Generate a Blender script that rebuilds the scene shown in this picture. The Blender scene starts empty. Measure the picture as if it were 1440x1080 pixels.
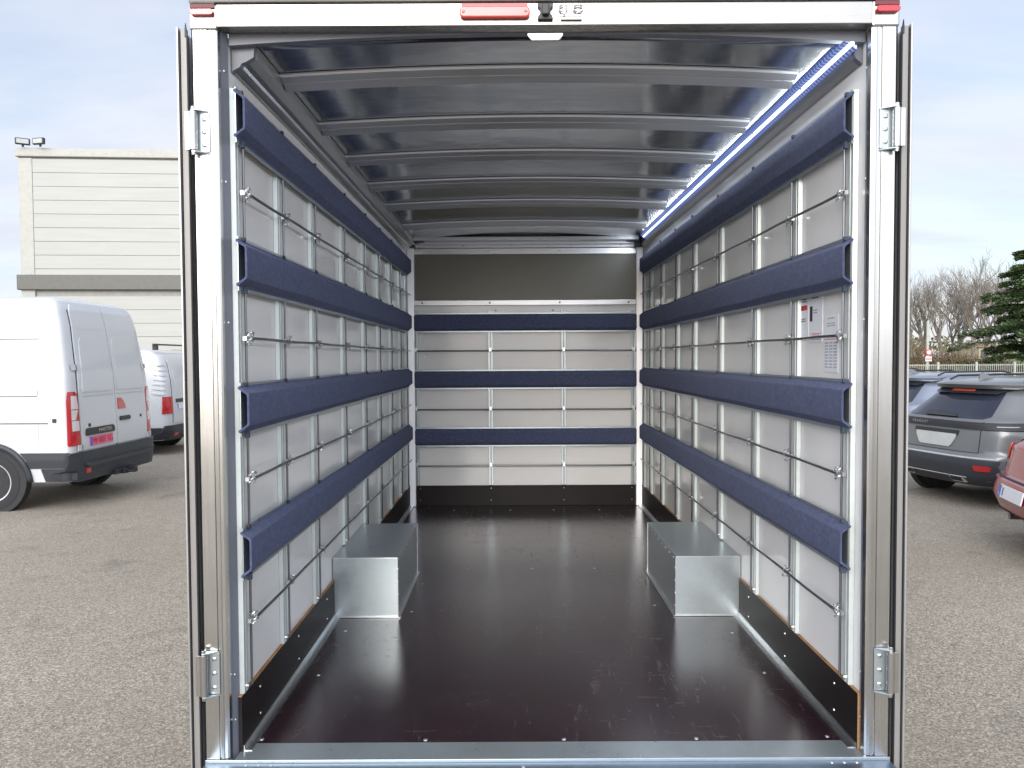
import bpy, bmesh, math, random
from mathutils import Vector, Matrix
random.seed(7)
S = bpy.context.scene
COL = S.collection
R = math.radians
PI = math.pi

# ------------------------------------------------------------------ camera
cam = bpy.data.cameras.new('camera')
cam.sensor_width = 36.0
cam.lens = 1060.0 / 1440.0 * 36.0
cam.clip_start = 0.05
cam.clip_end = 2000
camo = bpy.data.objects.new('camera', cam)
COL.objects.link(camo)
camo.location = (0, 0, 1.78)
camo.matrix_world = (Matrix.Translation((0, 0, 1.78)) @ Matrix.Rotation(R(90) - math.atan(36 / 1060), 4, 'X')
                     @ Matrix.Rotation(R(-0.3), 4, 'Z'))
S.camera = camo

# ------------------------------------------------------------------ world and sun
SUN_EL, SUN_AZ = R(21), R(193)          # azimuth clockwise from +Y: behind the camera, a little left
sdir = Vector((math.sin(SUN_AZ) * math.cos(SUN_EL), math.cos(SUN_AZ) * math.cos(SUN_EL), math.sin(SUN_EL)))
W = bpy.data.worlds.new('World')
S.world = W
W.use_nodes = True
nt = W.node_tree
nt.nodes.clear()


def wn(t, **k):
    n = nt.nodes.new(t)
    for a, b in k.items():
        setattr(n, a, b)
    return n


wl = nt.links.new
wout = wn('ShaderNodeOutputWorld')
bg = wn('ShaderNodeBackground')
bg.inputs['Strength'].default_value = 0.13
sky = wn('ShaderNodeTexSky', sky_type='NISHITA', sun_disc=False)
sky.sun_elevation = SUN_EL
sky.sun_rotation = SUN_AZ
sky.air_density = 1.0
sky.dust_density = 1.5
tc = wn('ShaderNodeTexCoord')
sep = wn('ShaderNodeSeparateXYZ')
wl(tc.outputs['Generated'], sep.inputs[0])
# clouds on a flat layer: direction divided by its height
mz = wn('ShaderNodeMath', operation='MAXIMUM'); wl(sep.outputs[2], mz.inputs[0]); mz.inputs[1].default_value = 0.0
az_ = wn('ShaderNodeMath', operation='ADD'); wl(mz.outputs[0], az_.inputs[0]); az_.inputs[1].default_value = 0.16
dx = wn('ShaderNodeMath', operation='DIVIDE'); wl(sep.outputs[0], dx.inputs[0]); wl(az_.outputs[0], dx.inputs[1])
dy = wn('ShaderNodeMath', operation='DIVIDE'); wl(sep.outputs[1], dy.inputs[0]); wl(az_.outputs[0], dy.inputs[1])
cmb = wn('ShaderNodeCombineXYZ'); wl(dx.outputs[0], cmb.inputs[0]); wl(dy.outputs[0], cmb.inputs[1])
mp = wn('ShaderNodeMapping'); mp.inputs['Rotation'].default_value = (0, 0, R(12)); mp.inputs['Scale'].default_value = (0.55, 1.1, 1)
wl(cmb.outputs[0], mp.inputs[0])
n1 = wn('ShaderNodeTexNoise'); n1.inputs['Scale'].default_value = 1.15; n1.inputs['Detail'].default_value = 7; n1.inputs['Roughness'].default_value = 0.52
n1.inputs['Distortion'].default_value = 0.35
wl(mp.outputs[0], n1.inputs['Vector'])
cr = wn('ShaderNodeValToRGB')
cr.color_ramp.elements[0].position = 0.32; cr.color_ramp.elements[0].color = (0.35, 0.35, 0.35, 1)
cr.color_ramp.elements[1].position = 0.60; cr.color_ramp.elements[1].color = (0.97, 0.97, 0.97, 1)
wl(n1.outputs[0], cr.inputs[0])
# cloud brightness grows towards the sun
dot = wn('ShaderNodeVectorMath', operation='DOT_PRODUCT'); wl(tc.outputs['Generated'], dot.inputs[0]); dot.inputs[1].default_value = sdir
cl = wn('ShaderNodeMath', operation='MAXIMUM'); wl(dot.outputs['Value'], cl.inputs[0]); cl.inputs[1].default_value = 0
pw = wn('ShaderNodeMath', operation='POWER'); wl(cl.outputs[0], pw.inputs[0]); pw.inputs[1].default_value = 2.0
ml = wn('ShaderNodeMath', operation='MULTIPLY_ADD'); wl(pw.outputs[0], ml.inputs[0]); ml.inputs[1].default_value = 3.6; ml.inputs[2].default_value = 1.0
n2 = wn('ShaderNodeTexNoise'); n2.inputs['Scale'].default_value = 2.6; n2.inputs['Detail'].default_value = 5
wl(mp.outputs[0], n2.inputs['Vector'])
cc = wn('ShaderNodeValToRGB')
cc.color_ramp.elements[0].position = 0.35; cc.color_ramp.elements[0].color = (0.60, 0.64, 0.75, 1)
cc.color_ramp.elements[1].position = 0.68; cc.color_ramp.elements[1].color = (0.74, 0.755, 0.81, 1)
wl(n2.outputs[0], cc.inputs[0])
cs = wn('ShaderNodeVectorMath', operation='SCALE'); wl(cc.outputs[0], cs.inputs[0])
mm = wn('ShaderNodeMath', operation='MULTIPLY'); wl(ml.outputs[0], mm.inputs[0]); mm.inputs[1].default_value = 5.7
wl(mm.outputs[0], cs.inputs['Scale'])
mx = wn('ShaderNodeMix', data_type='RGBA')
wl(cr.outputs[0], mx.inputs[0])
wl(sky.outputs[0], mx.inputs[6]); wl(cs.outputs[0], mx.inputs[7])
wl(mx.outputs[2], bg.inputs['Color']); wl(bg.outputs[0], wout.inputs[0])

sl = bpy.data.lights.new('sun', 'SUN')
sl.energy = 1.0
sl.angle = R(30)
sl.color = (1.0, 0.94, 0.85)
so = bpy.data.objects.new('sun', sl)
COL.objects.link(so)
so.rotation_euler = (-sdir).to_track_quat('-Z', 'Y').to_euler()

S.view_settings.view_transform = 'Standard'
S.view_settings.look = 'None'
S.view_settings.gamma = 1
S.view_settings.use_curve_mapping = False
S.view_settings.exposure = 0.78
S.cycles.use_denoising = True
S.cycles.max_bounces = 10
S.cycles.diffuse_bounces = 6
S.cycles.glossy_bounces = 6

# ------------------------------------------------------------------ materials


class NT:
    def __init__(s, name):
        s.m = bpy.data.materials.new(name)
        s.m.use_nodes = True
        s.t = s.m.node_tree
        s.b = s.t.nodes['Principled BSDF']
        s.l = s.t.links.new
        s.c = None

    def n(s, t, **k):
        n = s.t.nodes.new(t)
        for a, b in k.items():
            setattr(n, a, b)
        return n

    def coord(s, scale=(1, 1, 1), kind='Object'):
        c = s.n('ShaderNodeTexCoord')
        m = s.n('ShaderNodeMapping')
        m.inputs['Scale'].default_value = scale
        s.l(c.outputs[kind], m.inputs[0])
        return m.outputs[0]

    def noise(s, vec, scale, detail=4, rough=0.55, dist=0):
        n = s.n('ShaderNodeTexNoise')
        n.inputs['Scale'].default_value = scale
        n.inputs['Detail'].default_value = detail
        n.inputs['Roughness'].default_value = rough
        n.inputs['Distortion'].default_value = dist
        s.l(vec, n.inputs['Vector'])
        return n.outputs[0]

    def ramp(s, fac, stops):
        r = s.n('ShaderNodeValToRGB')
        e = r.color_ramp.elements
        while len(e) < len(stops):
            e.new(0.5)
        for i, (p, c) in enumerate(stops):
            e[i].position = p
            e[i].color = (c, c, c, 1) if not isinstance(c, tuple) else (*c, 1)
        s.l(fac, r.inputs[0])
        return r.outputs[0]

    def mix(s, f, a, b, mode='MIX'):
        m = s.n('ShaderNodeMix', data_type='RGBA', blend_type=mode)
        for i, v in ((0, f), (6, a), (7, b)):
            if isinstance(v, (int, float)):
                m.inputs[i].default_value = v
            elif isinstance(v, tuple):
                m.inputs[i].default_value = (*v, 1)
            else:
                s.l(v, m.inputs[i])
        return m.outputs[2]

    def bump(s, h, strength=0.2, dist=0.01):
        b = s.n('ShaderNodeBump')
        b.inputs['Strength'].default_value = strength
        b.inputs['Distance'].default_value = dist
        s.l(h, b.inputs['Height'])
        s.l(b.outputs[0], s.b.inputs['Normal'])

    def set(s, **k):
        for a, v in k.items():
            a = a.replace('_', ' ')
            if isinstance(v, tuple) and len(v) == 3:
                v = (*v, 1)
            if isinstance(v, bpy.types.NodeSocket):
                s.l(v, s.b.inputs[a])
            else:
                s.b.inputs[a].default_value = v
        return s


def simple(name, col, rough=0.5, metal=0.0, var=0.08, scale=6, **k):
    t = NT(name)
    v = t.coord()
    nz = t.noise(v, scale, 5)
    lo = tuple(c * (1 - var) for c in col)
    hi = tuple(min(1, c * (1 + var)) for c in col)
    t.set(Base_Color=t.ramp(nz, [(0.3, lo), (0.7, hi)]), Roughness=rough, Metallic=metal)
    t.set(**k)
    return t.m


def m_alu(name, col, r0, r1, metal=1.0, stretch=(60, 60, 1.2), bump=0.0):
    t = NT(name)
    v = t.coord(stretch)
    nz = t.noise(v, 3.0, 5, 0.6)
    v2 = t.coord()
    n2 = t.noise(v2, 3.5, 5, 0.6)
    n3 = t.mix(0.5, nz, n2)
    t.set(Base_Color=t.ramp(n3, [(0.35, tuple(c * 0.9 for c in col)), (0.65, col)]),
          Roughness=t.ramp(n3, [(0.3, r0), (0.7, r1)]), Metallic=metal)
    if bump:
        t.bump(nz, bump, 0.002)
    return t.m


M = {}
M['alu'] = m_alu('brushed_aluminium', (0.585, 0.58, 0.56), 0.20, 0.30, 1.0)
M['alu_y'] = m_alu('aluminium_profile', (0.62, 0.63, 0.64), 0.26, 0.40, 1.0, (60, 1.2, 60))
M['alu_x'] = m_alu('aluminium_cross_profile', (0.66, 0.67, 0.69), 0.26, 0.40, 1.0, (1.0, 50, 50))
M['rib'] = m_alu('satin_rib_aluminium', (0.66, 0.67, 0.69), 0.32, 0.44, 0.7, (1.0, 50, 50))
M['alu_soft'] = m_alu('satin_corner_aluminium', (0.74, 0.75, 0.78), 0.32, 0.44, 0.5)
M['alu_dark'] = m_alu('dark_aluminium_trim', (0.46, 0.46, 0.45), 0.35, 0.5, 0.8, (1.2, 60, 60))  # plain darker grey tone for roof trim and outer door edges
M['door_edge'] = m_alu('door_edge_profile', (0.27, 0.262, 0.25), 0.4, 0.55, 0.3)


def m_galv(name, col, metal=0.85, r=(0.26, 0.40)):
    t = NT(name)
    v = t.coord()
    vo = t.n('ShaderNodeTexVoronoi'); vo.inputs['Scale'].default_value = 45
    t.l(v, vo.inputs['Vector'])
    sp = t.n('ShaderNodeSeparateColor'); t.l(vo.outputs['Color'], sp.inputs[0])
    n = t.noise(v, 5, 6, 0.6)
    f = t.mix(0.85, sp.outputs[0], n)
    t.set(Base_Color=t.ramp(f, [(0.25, tuple(c * 0.86 for c in col)), (0.75, col)]), Metallic=metal,
          Roughness=t.ramp(f, [(0.3, r[0]), (0.7, r[1])]))
    return t.m


M['galv'] = m_galv('galvanised_steel', (0.46, 0.515, 0.535), 0.75, (0.27, 0.37))
M['galv_rail'] = m_galv('galvanised_rail_steel', (0.60, 0.65, 0.63), 0.3, (0.30, 0.42))
M['rod'] = simple('dark_steel_rod', (0.20, 0.21, 0.22), 0.28, 0.9)
M['zinc'] = simple('bright_zinc', (0.72, 0.73, 0.73), 0.28, 0.95)
M['chrome'] = simple('polished_steel', (0.80, 0.80, 0.78), 0.12, 1.0)

# white glossy composite wall
t = NT('white_composite_wall')
v = t.coord()
nz = t.noise(v, 2.2, 6, 0.6)
t.set(Base_Color=t.ramp(nz, [(0.3, (0.76, 0.75, 0.73)), (0.7, (0.81, 0.80, 0.78))]), Roughness=t.ramp(nz, [(0.3, 0.10), (0.7, 0.2)]),
      Specular_IOR_Level=0.5)
t.bump(t.noise(v, 1.6, 3), 0.10, 0.02)
M['wall'] = t.m

# roof underside: mill-finish sheet with soft waviness
t = NT('mill_finish_roof_sheet')
v = t.coord((1.0, 1.0, 1.0))
nz = t.noise(v, 2.0, 3, 0.5, 0.4)
v2 = t.coord((1.2, 40, 1))
n2 = t.noise(v2, 2.0, 4)
t.set(Base_Color=t.ramp(nz, [(0.3, (0.45, 0.475, 0.51)), (0.7, (0.53, 0.54, 0.55))]), Metallic=1.0,
      Roughness=t.ramp(n2, [(0.3, 0.12), (0.7, 0.18)]))
t.bump(nz, 0.35, 0.014)
M['roof_sheet'] = t.m

# blue felt
t = NT('navy_needle_felt')
v = t.coord()
nz = t.noise(v, 260, 4, 0.8)
n2 = t.noise(t.coord((1, 1, 1.6)), 38, 7, 0.78)
n3 = t.mix(0.45, nz, n2)
t.set(Base_Color=t.ramp(n3, [(0.36, (0.038, 0.046, 0.085)), (0.51, (0.068, 0.080, 0.145)), (0.67, (0.145, 0.16, 0.25))]), Roughness=0.95,
      Specular_IOR_Level=0.15, Sheen_Weight=0.15, Sheen_Roughness=0.6, Sheen_Tint=(0.5, 0.55, 0.75))
t.bump(t.mix(0.35, n3, t.noise(t.coord((1, 0.5, 1)), 14, 3, 0.5)), 0.7, 0.006)
M['felt'] = t.m
M['felt_edge'] = simple('folded_felt_edge', (0.05, 0.07, 0.10), 0.9)

# phenolic coated plywood floor with scuffs and dusty footprints
t = NT('brown_phenolic_plywood')
v = t.coord()
base = t.noise(v, 1.3, 5, 0.6)
sc = t.noise(t.coord((9, 1.3, 1)), 2.2, 9, 0.75, 1.4)
sc2 = t.noise(t.coord((1.4, 8, 1)), 2.6, 9, 0.75, 1.8)
scr = t.mix(1.0, t.ramp(sc, [(0.57, 0.0), (0.70, 1.0)]), t.ramp(sc2, [(0.58, 0.0), (0.72, 1.0)]), 'ADD')
vo = t.n('ShaderNodeTexVoronoi'); vo.inputs['Scale'].default_value = 3.4; vo.inputs['Randomness'].default_value = 1
dn = t.n('ShaderNodeTexNoise'); dn.inputs['Scale'].default_value = 4; t.l(v, dn.inputs['Vector'])
mxv = t.mix(0.13, v, dn.outputs[1]); t.l(mxv, vo.inputs['Vector'])
wv = t.n('ShaderNodeTexWave'); wv.inputs['Scale'].default_value = 17; wv.inputs['Distortion'].default_value = 7; wv.inputs['Detail'].default_value = 3
t.l(v, wv.inputs['Vector'])
foot = t.mix(1.0, t.ramp(vo.outputs['Distance'], [(0.14, 0.0), (0.24, 1.0), (0.30, 1.0), (0.42, 0.0)]), t.ramp(t.noise(v, 42, 6, 0.8, 0.8), [(0.50, 0.0), (0.62, 1.0)]), 'MULTIPLY')
foot = t.mix(1.0, foot, t.ramp(t.noise(v, 6, 4), [(0.47, 0.0), (0.60, 1.0)]), 'MULTIPLY')
fine = t.noise(v, 160, 3, 0.8)
dust = t.mix(1.0, t.mix(1.0, scr, foot, 'ADD'), t.ramp(base, [(0.40, 0.25), (0.60, 1.0)]), 'MULTIPLY')
d2 = t.mix(1.0, dust, t.ramp(fine, [(0.35, 0.3), (0.65, 1.0)]), 'MULTIPLY')
colr = t.ramp(base, [(0.3, (0.0125, 0.0048, 0.0075)), (0.7, (0.0215, 0.0078, 0.0120))])
t.set(Base_Color=t.mix(t.ramp(d2, [(0.0, 0.0), (1.0, 0.55)]), colr, (0.16, 0.11, 0.11)),
      Roughness=t.mix(t.ramp(d2, [(0, 0.0), (1, 0.9)]), t.ramp(base, [(0.3, 0.17), (0.7, 0.24)]), (0.55, 0.55, 0.55)), Specular_IOR_Level=1.0, Coat_Weight=0.3, Coat_Roughness=0.22)
wx = t.n('ShaderNodeTexVoronoi'); wx.inputs['Scale'].default_value = 230; t.l(v, wx.inputs['Vector'])
t.bump(wx.outputs['Distance'], 0.16, 0.0012)
M['floor'] = t.m
M['kick'] = simple('dark_phenolic_kick_board', (0.014, 0.0105, 0.010), 0.45, 0, 0.15, Specular_IOR_Level=0.2)
t = NT('raw_plywood_edge')
v = t.coord((3, 3, 300))
t.set(Base_Color=t.ramp(t.noise(v, 2, 3), [(0.3, (0.20, 0.10, 0.04)), (0.7, (0.42, 0.24, 0.11))]), Roughness=0.8)
M['ply'] = t.m
M['olive'] = simple('olive_grey_panel', (0.135, 0.130, 0.10), 0.33, 0.0, 0.06, 2)
M['rubber'] = simple('black_rubber', (0.018, 0.018, 0.02), 0.5)
M['gasket_shade'] = simple('gasket_and_shade_grey', (0.15, 0.16, 0.19), 0.45, 0.0)  # seal colour, also painted shade on header backing and cornice ends
M['redlens'] = simple('red_lens', (0.45, 0.008, 0.014), 0.12, 0, 0.05, 30, Coat_Weight=1.0)
M['redpale'] = simple('faded_red_lens', (0.80, 0.085, 0.08), 0.2, 0, 0.05, 30, Coat_Weight=0.6)
M['blackpl'] = simple('black_plastic', (0.02, 0.021, 0.024), 0.42)
M['paper'] = simple('white_sticker', (0.74, 0.75, 0.78), 0.4, 0, 0.02)
M['ink'] = simple('black_print', (0.03, 0.03, 0.035), 0.5)
M['inkgrey'] = simple('grey_print', (0.30, 0.31, 0.34), 0.5)
M['inkred'] = simple('red_print', (0.62, 0.05, 0.04), 0.5)
t = NT('led_strip_glow')
v = t.coord()
wv = t.n('ShaderNodeTexWave'); wv.bands_direction = 'Y'; wv.inputs['Scale'].default_value = 16; t.l(v, wv.inputs['Vector'])
t.set(Base_Color=(0.8, 0.85, 0.95), Emission_Color=(0.62, 0.76, 1.0), Emission_Strength=1.9, Roughness=0.3)
M['led'] = t.m
t = NT('striped_led_fringe')  # the lamp's blue striped fringe, put into colour and faint glow
wv = t.n('ShaderNodeTexWave'); wv.bands_direction = 'Y'; wv.inputs['Scale'].default_value = 14
t.l(t.coord(), wv.inputs['Vector'])
t.set(Base_Color=t.ramp(wv.outputs[0], [(0.3, (0.10, 0.14, 0.34)), (0.7, (0.62, 0.70, 0.88))]), Roughness=0.2, Metallic=0.3,
      Emission_Color=(0.16, 0.24, 0.75), Emission_Strength=0.22)
M['led_fringe'] = t.m

# asphalt
t = NT('coarse_asphalt')
v = t.coord()
vo = t.n('ShaderNodeTexVoronoi'); vo.inputs['Scale'].default_value = 125; t.l(v, vo.inputs['Vector'])
sp = t.n('ShaderNodeSeparateColor'); t.l(vo.outputs['Color'], sp.inputs[0])
n1_ = t.noise(v, 85, 6, 0.75)
n2_ = t.noise(v, 0.35, 5, 0.6)
n4_ = t.noise(v, 300, 2, 0.6)
stone = t.mix(0.55, sp.outputs[0], n1_)
stone = t.mix(0.25, stone, n4_)
c = t.ramp(stone, [(0.24, (0.080, 0.069, 0.055)), (0.43, (0.232, 0.204, 0.163)), (0.60, (0.385, 0.345, 0.282)), (0.78, (0.76, 0.70, 0.60))])
c = t.mix(t.ramp(n2_, [(0.35, 0.0), (0.65, 0.45)]), c, (0.19, 0.162, 0.125))
n5_ = t.noise(v, 1.3, 7, 0.7, 0.6)
c = t.mix(t.ramp(n5_, [(0.56, 0.0), (0.66, 0.35)]), c, (0.085, 0.075, 0.06))
c = t.mix(t.ramp(t.noise(v, 0.9, 3), [(0.60, 0.0), (0.72, 0.25)]), c, (0.34, 0.31, 0.25))
t.set(Base_Color=c, Roughness=0.85, Specular_IOR_Level=0.3)
t.bump(t.mix(0.5, stone, vo.outputs['Distance']), 0.5, 0.0035)
M['asphalt'] = t.m
M['grass'] = simple('winter_grass', (0.12, 0.14, 0.045), 0.9, 0, 0.35, 3)


def paint(name, col, rough=0.22, metal=0.0, coat=0.6):
    return simple(name, col, rough, metal, 0.02, 2, Coat_Weight=coat, Coat_Roughness=0.06)


M['white'] = paint('white_vehicle_paint', (0.56, 0.575, 0.59))
M['white2'] = paint('off_white_vehicle_paint', (0.52, 0.53, 0.55))
M['greycar'] = paint('nardo_grey_paint', (0.15, 0.158, 0.163), 0.3, 0.25, 0.35)
M['silver'] = paint('silver_blue_paint', (0.24, 0.27, 0.33), 0.3, 0.5)
M['red'] = paint('red_metallic_paint', (0.30, 0.010, 0.018), 0.25, 0.1)
M['clad'] = simple('dark_grey_bumper_plastic', (0.030, 0.034, 0.042), 0.5)
M['glass'] = simple('tinted_car_glass', (0.018, 0.022, 0.032), 0.06, 0, 0.02, 2, Coat_Weight=1.0)
M['bluglass'] = simple('sky_reflection_glass', (0.035, 0.040, 0.060), 0.05, 0.4, 0.02)  # bluish sky reflection is put into the base colour
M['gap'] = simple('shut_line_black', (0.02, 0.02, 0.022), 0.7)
M['tyre'] = simple('tyre_rubber', (0.022, 0.022, 0.024), 0.8)
M['rim'] = simple('silver_hub_cap', (0.50, 0.51, 0.52), 0.35, 0.25)
M['rimdark'] = simple('dark_alloy_rim', (0.06, 0.06, 0.065), 0.3, 0.8)
M['clearlens'] = simple('clear_lamp_lens', (0.62, 0.58, 0.58), 0.1, 0, 0.1, 40, Coat_Weight=1.0)
M['orange'] = simple('orange_red_lens', (0.66, 0.10, 0.06), 0.12, 0, 0.1, 30, Coat_Weight=1.0)
M['pinkplate'] = simple('pink_number_plate', (0.66, 0.13, 0.24), 0.4)
M['whiteplate'] = simple('white_number_plate', (0.72, 0.73, 0.76), 0.4)
M['blueband'] = simple('blue_plate_band', (0.03, 0.12, 0.55), 0.4)
M['plateholder'] = simple('pale_grey_plate_blank', (0.42, 0.44, 0.43), 0.4)
# building cladding
t = NT('cream_cladding_panel')
v = t.coord((0.4, 0.4, 6))
nz = t.noise(v, 1.2, 5)
t.set(Base_Color=t.ramp(nz, [(0.3, (0.355, 0.36, 0.335)), (0.7, (0.395, 0.40, 0.372))]), Roughness=0.5)
M['clad_wall'] = t.m
M['clad_trim'] = simple('cream_trim', (0.38, 0.38, 0.345), 0.5)
M['band'] = simple('dark_olive_grey_band', (0.10, 0.10, 0.088), 0.45)
M['joint'] = simple('panel_joint', (0.30, 0.30, 0.28), 0.7)
M['bark'] = simple('grey_brown_bark', (0.20, 0.175, 0.15), 0.9, 0, 0.25, 4)
M['bark2'] = simple('dark_bark', (0.09, 0.065, 0.05), 0.9, 0, 0.25, 4)
M['twig'] = simple('rusty_brown_twigs', (0.19, 0.13, 0.08), 0.9, 0, 0.3, 2)
M['tanleaf'] = simple('straw_coloured_leaves', (0.26, 0.20, 0.07), 0.9, 0, 0.3, 2)


def leafmat(name, lo, hi):
    t = NT(name)
    nz = t.noise(t.coord(), 2.2, 4, 0.7)
    gi = t.n('ShaderNodeNewGeometry')
    t.set(Base_Color=t.mix(0.5, t.ramp(nz, [(0.35, lo), (0.65, hi)]), t.ramp(gi.outputs['Random Per Island'], [(0, lo), (1, hi)])), Roughness=0.7)
    return t.m


M['cedar'] = leafmat('cedar_needles', (0.032, 0.066, 0.028), (0.115, 0.175, 0.055))
M['oliveleaf'] = leafmat('olive_green_leaves', (0.07, 0.085, 0.025), (0.20, 0.19, 0.06))
M['galvfence'] = simple('pale_green_white_fence_paint', (0.40, 0.42, 0.36), 0.5)
M['farwall'] = simple('yellow_render_wall', (0.46, 0.38, 0.27), 0.8)
M['farroof'] = simple('terracotta_roof', (0.26, 0.17, 0.13), 0.8)

# ------------------------------------------------------------------ mesh builder


class MB:
    def __init__(s):
        s.v = []
        s.f = []

    def add(s, vs, fs):
        o = len(s.v)
        s.v += [tuple(p) for p in vs]
        s.f += [tuple(i + o for i in f) for f in fs]
        return s

    def box(s, x0, x1, y0, y1, z0, z1):
        return s.add([(x0, y0, z0), (x1, y0, z0), (x1, y1, z0), (x0, y1, z0), (x0, y0, z1), (x1, y0, z1), (x1, y1, z1), (x0, y1, z1)],
                     [(0, 3, 2, 1), (4, 5, 6, 7), (0, 1, 5, 4), (1, 2, 6, 5), (2, 3, 7, 6), (3, 0, 4, 7)])

    def prism(s, pts, axis, a, b):
        """extrude a closed 2D outline along an axis; 'x': pts=(y,z)  'y': pts=(x,z)  'z': pts=(x,y)"""
        def mk(p, w):
            return {'x': (w, p[0], p[1]), 'y': (p[0], w, p[1]), 'z': (p[0], p[1], w)}[axis]
        n = len(pts)
        vs = [mk(p, a) for p in pts] + [mk(p, b) for p in pts]
        fs = [tuple(range(n))[::-1], tuple(range(n, 2 * n))]
        for i in range(n):
            j = (i + 1) % n
            fs.append((i, j, n + j, n + i))
        return s.add(vs, fs)

    def strip(s, pts, axis, a, b, th=0.004):
        """bent sheet: an open 2D polyline given thickness, extruded"""
        up, dn = [], []
        for i, p in enumerate(pts):
            q0 = pts[max(0, i - 1)]
            q1 = pts[min(len(pts) - 1, i + 1)]
            d = Vector((q1[0] - q0[0], q1[1] - q0[1])).normalized()
            nrm = Vector((-d.y, d.x)) * th / 2
            up.append((p[0] + nrm.x, p[1] + nrm.y))
            dn.append((p[0] - nrm.x, p[1] - nrm.y))
        for i in range(len(pts) - 1):
            s.prism([up[i], up[i + 1], dn[i + 1], dn[i]], axis, a, b)
        return s

    def tube(s, pts, r, n=8, closed=False, r2=None):
        P = [Vector(p) for p in pts]
        m = len(P)
        vs = []
        up = None
        for i, p in enumerate(P):
            if closed:
                d = P[(i + 1) % m] - P[i - 1]
            else:
                d = P[min(i + 1, m - 1)] - P[max(i - 1, 0)]
            d.normalize()
            if up is None:
                up = Vector((0, 0, 1)) if abs(d.z) < 0.9 else Vector((1, 0, 0))
            a = d.cross(up)
            if a.length < 1e-6:
                a = d.orthogonal()
            a.normalize()
            b = d.cross(a)
            up = -b if False else up
            rr = r if r2 is None else r + (r2 - r) * i / (m - 1)
            for k in range(n):
                an = 2 * PI * k / n
                vs.append(p + a * math.cos(an) * rr + b * math.sin(an) * rr)
        fs = []
        for i in range(m if closed else m - 1):
            j = (i + 1) % m
            for k in range(n):
                l = (k + 1) % n
                fs.append((i * n + k, j * n + k, j * n + l, i * n + l))
        if not closed:
            fs.append(tuple(range(n)))
            fs.append(tuple(range((m - 1) * n, m * n))[::-1])
        return s.add(vs, fs)

    def dome(s, c, r, h, axis, n=8):
        """flattened screw head at c bulging along axis vector"""
        ax = Vector(axis).normalized()
        a = ax.orthogonal().normalized()
        b = ax.cross(a)
        c = Vector(c)
        vs = []
        for rr, hh in ((1, 0), (0.85, 0.6), (0.45, 1.0)):
            for k in range(n):
                an = 2 * PI * k / n
                vs.append(c + (a * math.cos(an) + b * math.sin(an)) * r * rr + ax * h * hh)
        fs = []
        for i in range(2):
            for k in range(n):
                l = (k + 1) % n
                fs.append((i * n + k, i * n + l, (i + 1) * n + l, (i + 1) * n + k))
        fs.append(tuple(range(2 * n, 3 * n)))
        return s.add(vs, fs)

    def build(s, name, mat, parent=None, bevel=0, smooth=False, off=None, kind=None, label=None):
        me = bpy.data.meshes.new(name)
        o_ = Vector(off) if off is not None else (parent_base(parent) if parent else Vector((0, 0, 0)))
        me.from_pydata([(p[0] - o_.x, p[1] - o_.y, p[2] - o_.z) for p in s.v], [], s.f)
        bm = bmesh.new()
        bm.from_mesh(me)
        bmesh.ops.recalc_face_normals(bm, faces=bm.faces)
        bm.to_mesh(me)
        bm.free()
        me.materials.append(mat)
        if smooth:
            for p in me.polygons:
                p.use_smooth = True
            if smooth != 'all':
                me.set_sharp_from_angle(angle=R(35))
        ob = bpy.data.objects.new(name, me)
        COL.objects.link(ob)
        if parent:
            ob.parent = parent
        if bevel:
            b = ob.modifiers.new('bevel', 'BEVEL')
            b.width = bevel
            b.segments = 2
            b.limit_method = 'ANGLE'
        if kind:
            ob['kind'] = kind
        if label:
            ob['label'] = label
        return ob


BASE = {}


def parent_base(p):
    while p.name not in BASE and p.parent:
        p = p.parent
    return BASE.get(p.name, Vector((0, 0, 0)))


def thing(name, label, cat, loc=(0, 0, 0), rz=0.0, group=None, world=True):
    o = bpy.data.objects.new(name, None)
    o.empty_display_size = 0.2
    COL.objects.link(o)
    o.location = loc
    o.rotation_euler = (0, 0, rz)
    o['label'] = label
    o['category'] = cat
    if group:
        o['group'] = group
    BASE[o.name] = Vector(loc) if world else Vector((0, 0, 0))
    return o


def pill(cx, cz, w, h, r=None, n=6):
    r = r or h / 2
    pts = []
    for (sx, sz, a0) in ((1, 1, 0), (-1, 1, 90), (-1, -1, 180), (1, -1, 270)):
        for k in range(n + 1):
            a = R(a0 + 90 * k / n)
            pts.append((cx + sx * (w / 2 - r) + r * math.cos(a), cz + sz * (h / 2 - r) + r * math.sin(a)))
    return pts


def textmesh(name, body, size, mat, parent, mtx, depth=0.001):
    cu = bpy.data.curves.new(name, 'FONT')
    cu.body = body
    cu.size = size
    cu.extrude = depth
    cu.align_x = 'CENTER'
    cu.align_y = 'CENTER'
    tmp = bpy.data.objects.new('tmp', cu)
    COL.objects.link(tmp)
    bpy.context.view_layer.update()
    me = bpy.data.meshes.new_from_object(tmp.evaluated_get(bpy.context.evaluated_depsgraph_get()))
    bpy.data.objects.remove(tmp)
    bpy.data.curves.remove(cu)
    me.name = name
    me.transform(mtx)
    me.materials.clear()
    me.materials.append(mat)
    o = bpy.data.objects.new(name, me)
    COL.objects.link(o)
    o.parent = parent
    return o


# ------------------------------------------------------------------ ground
g = MB()
g.add([(-400, -300, 0), (400, -300, 0), (400, 39.0, 0), (-400, 39.0, 0)], [(0, 1, 2, 3)])
o = g.build('asphalt_ground', M['asphalt']); o['kind'] = 'structure'
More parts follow.
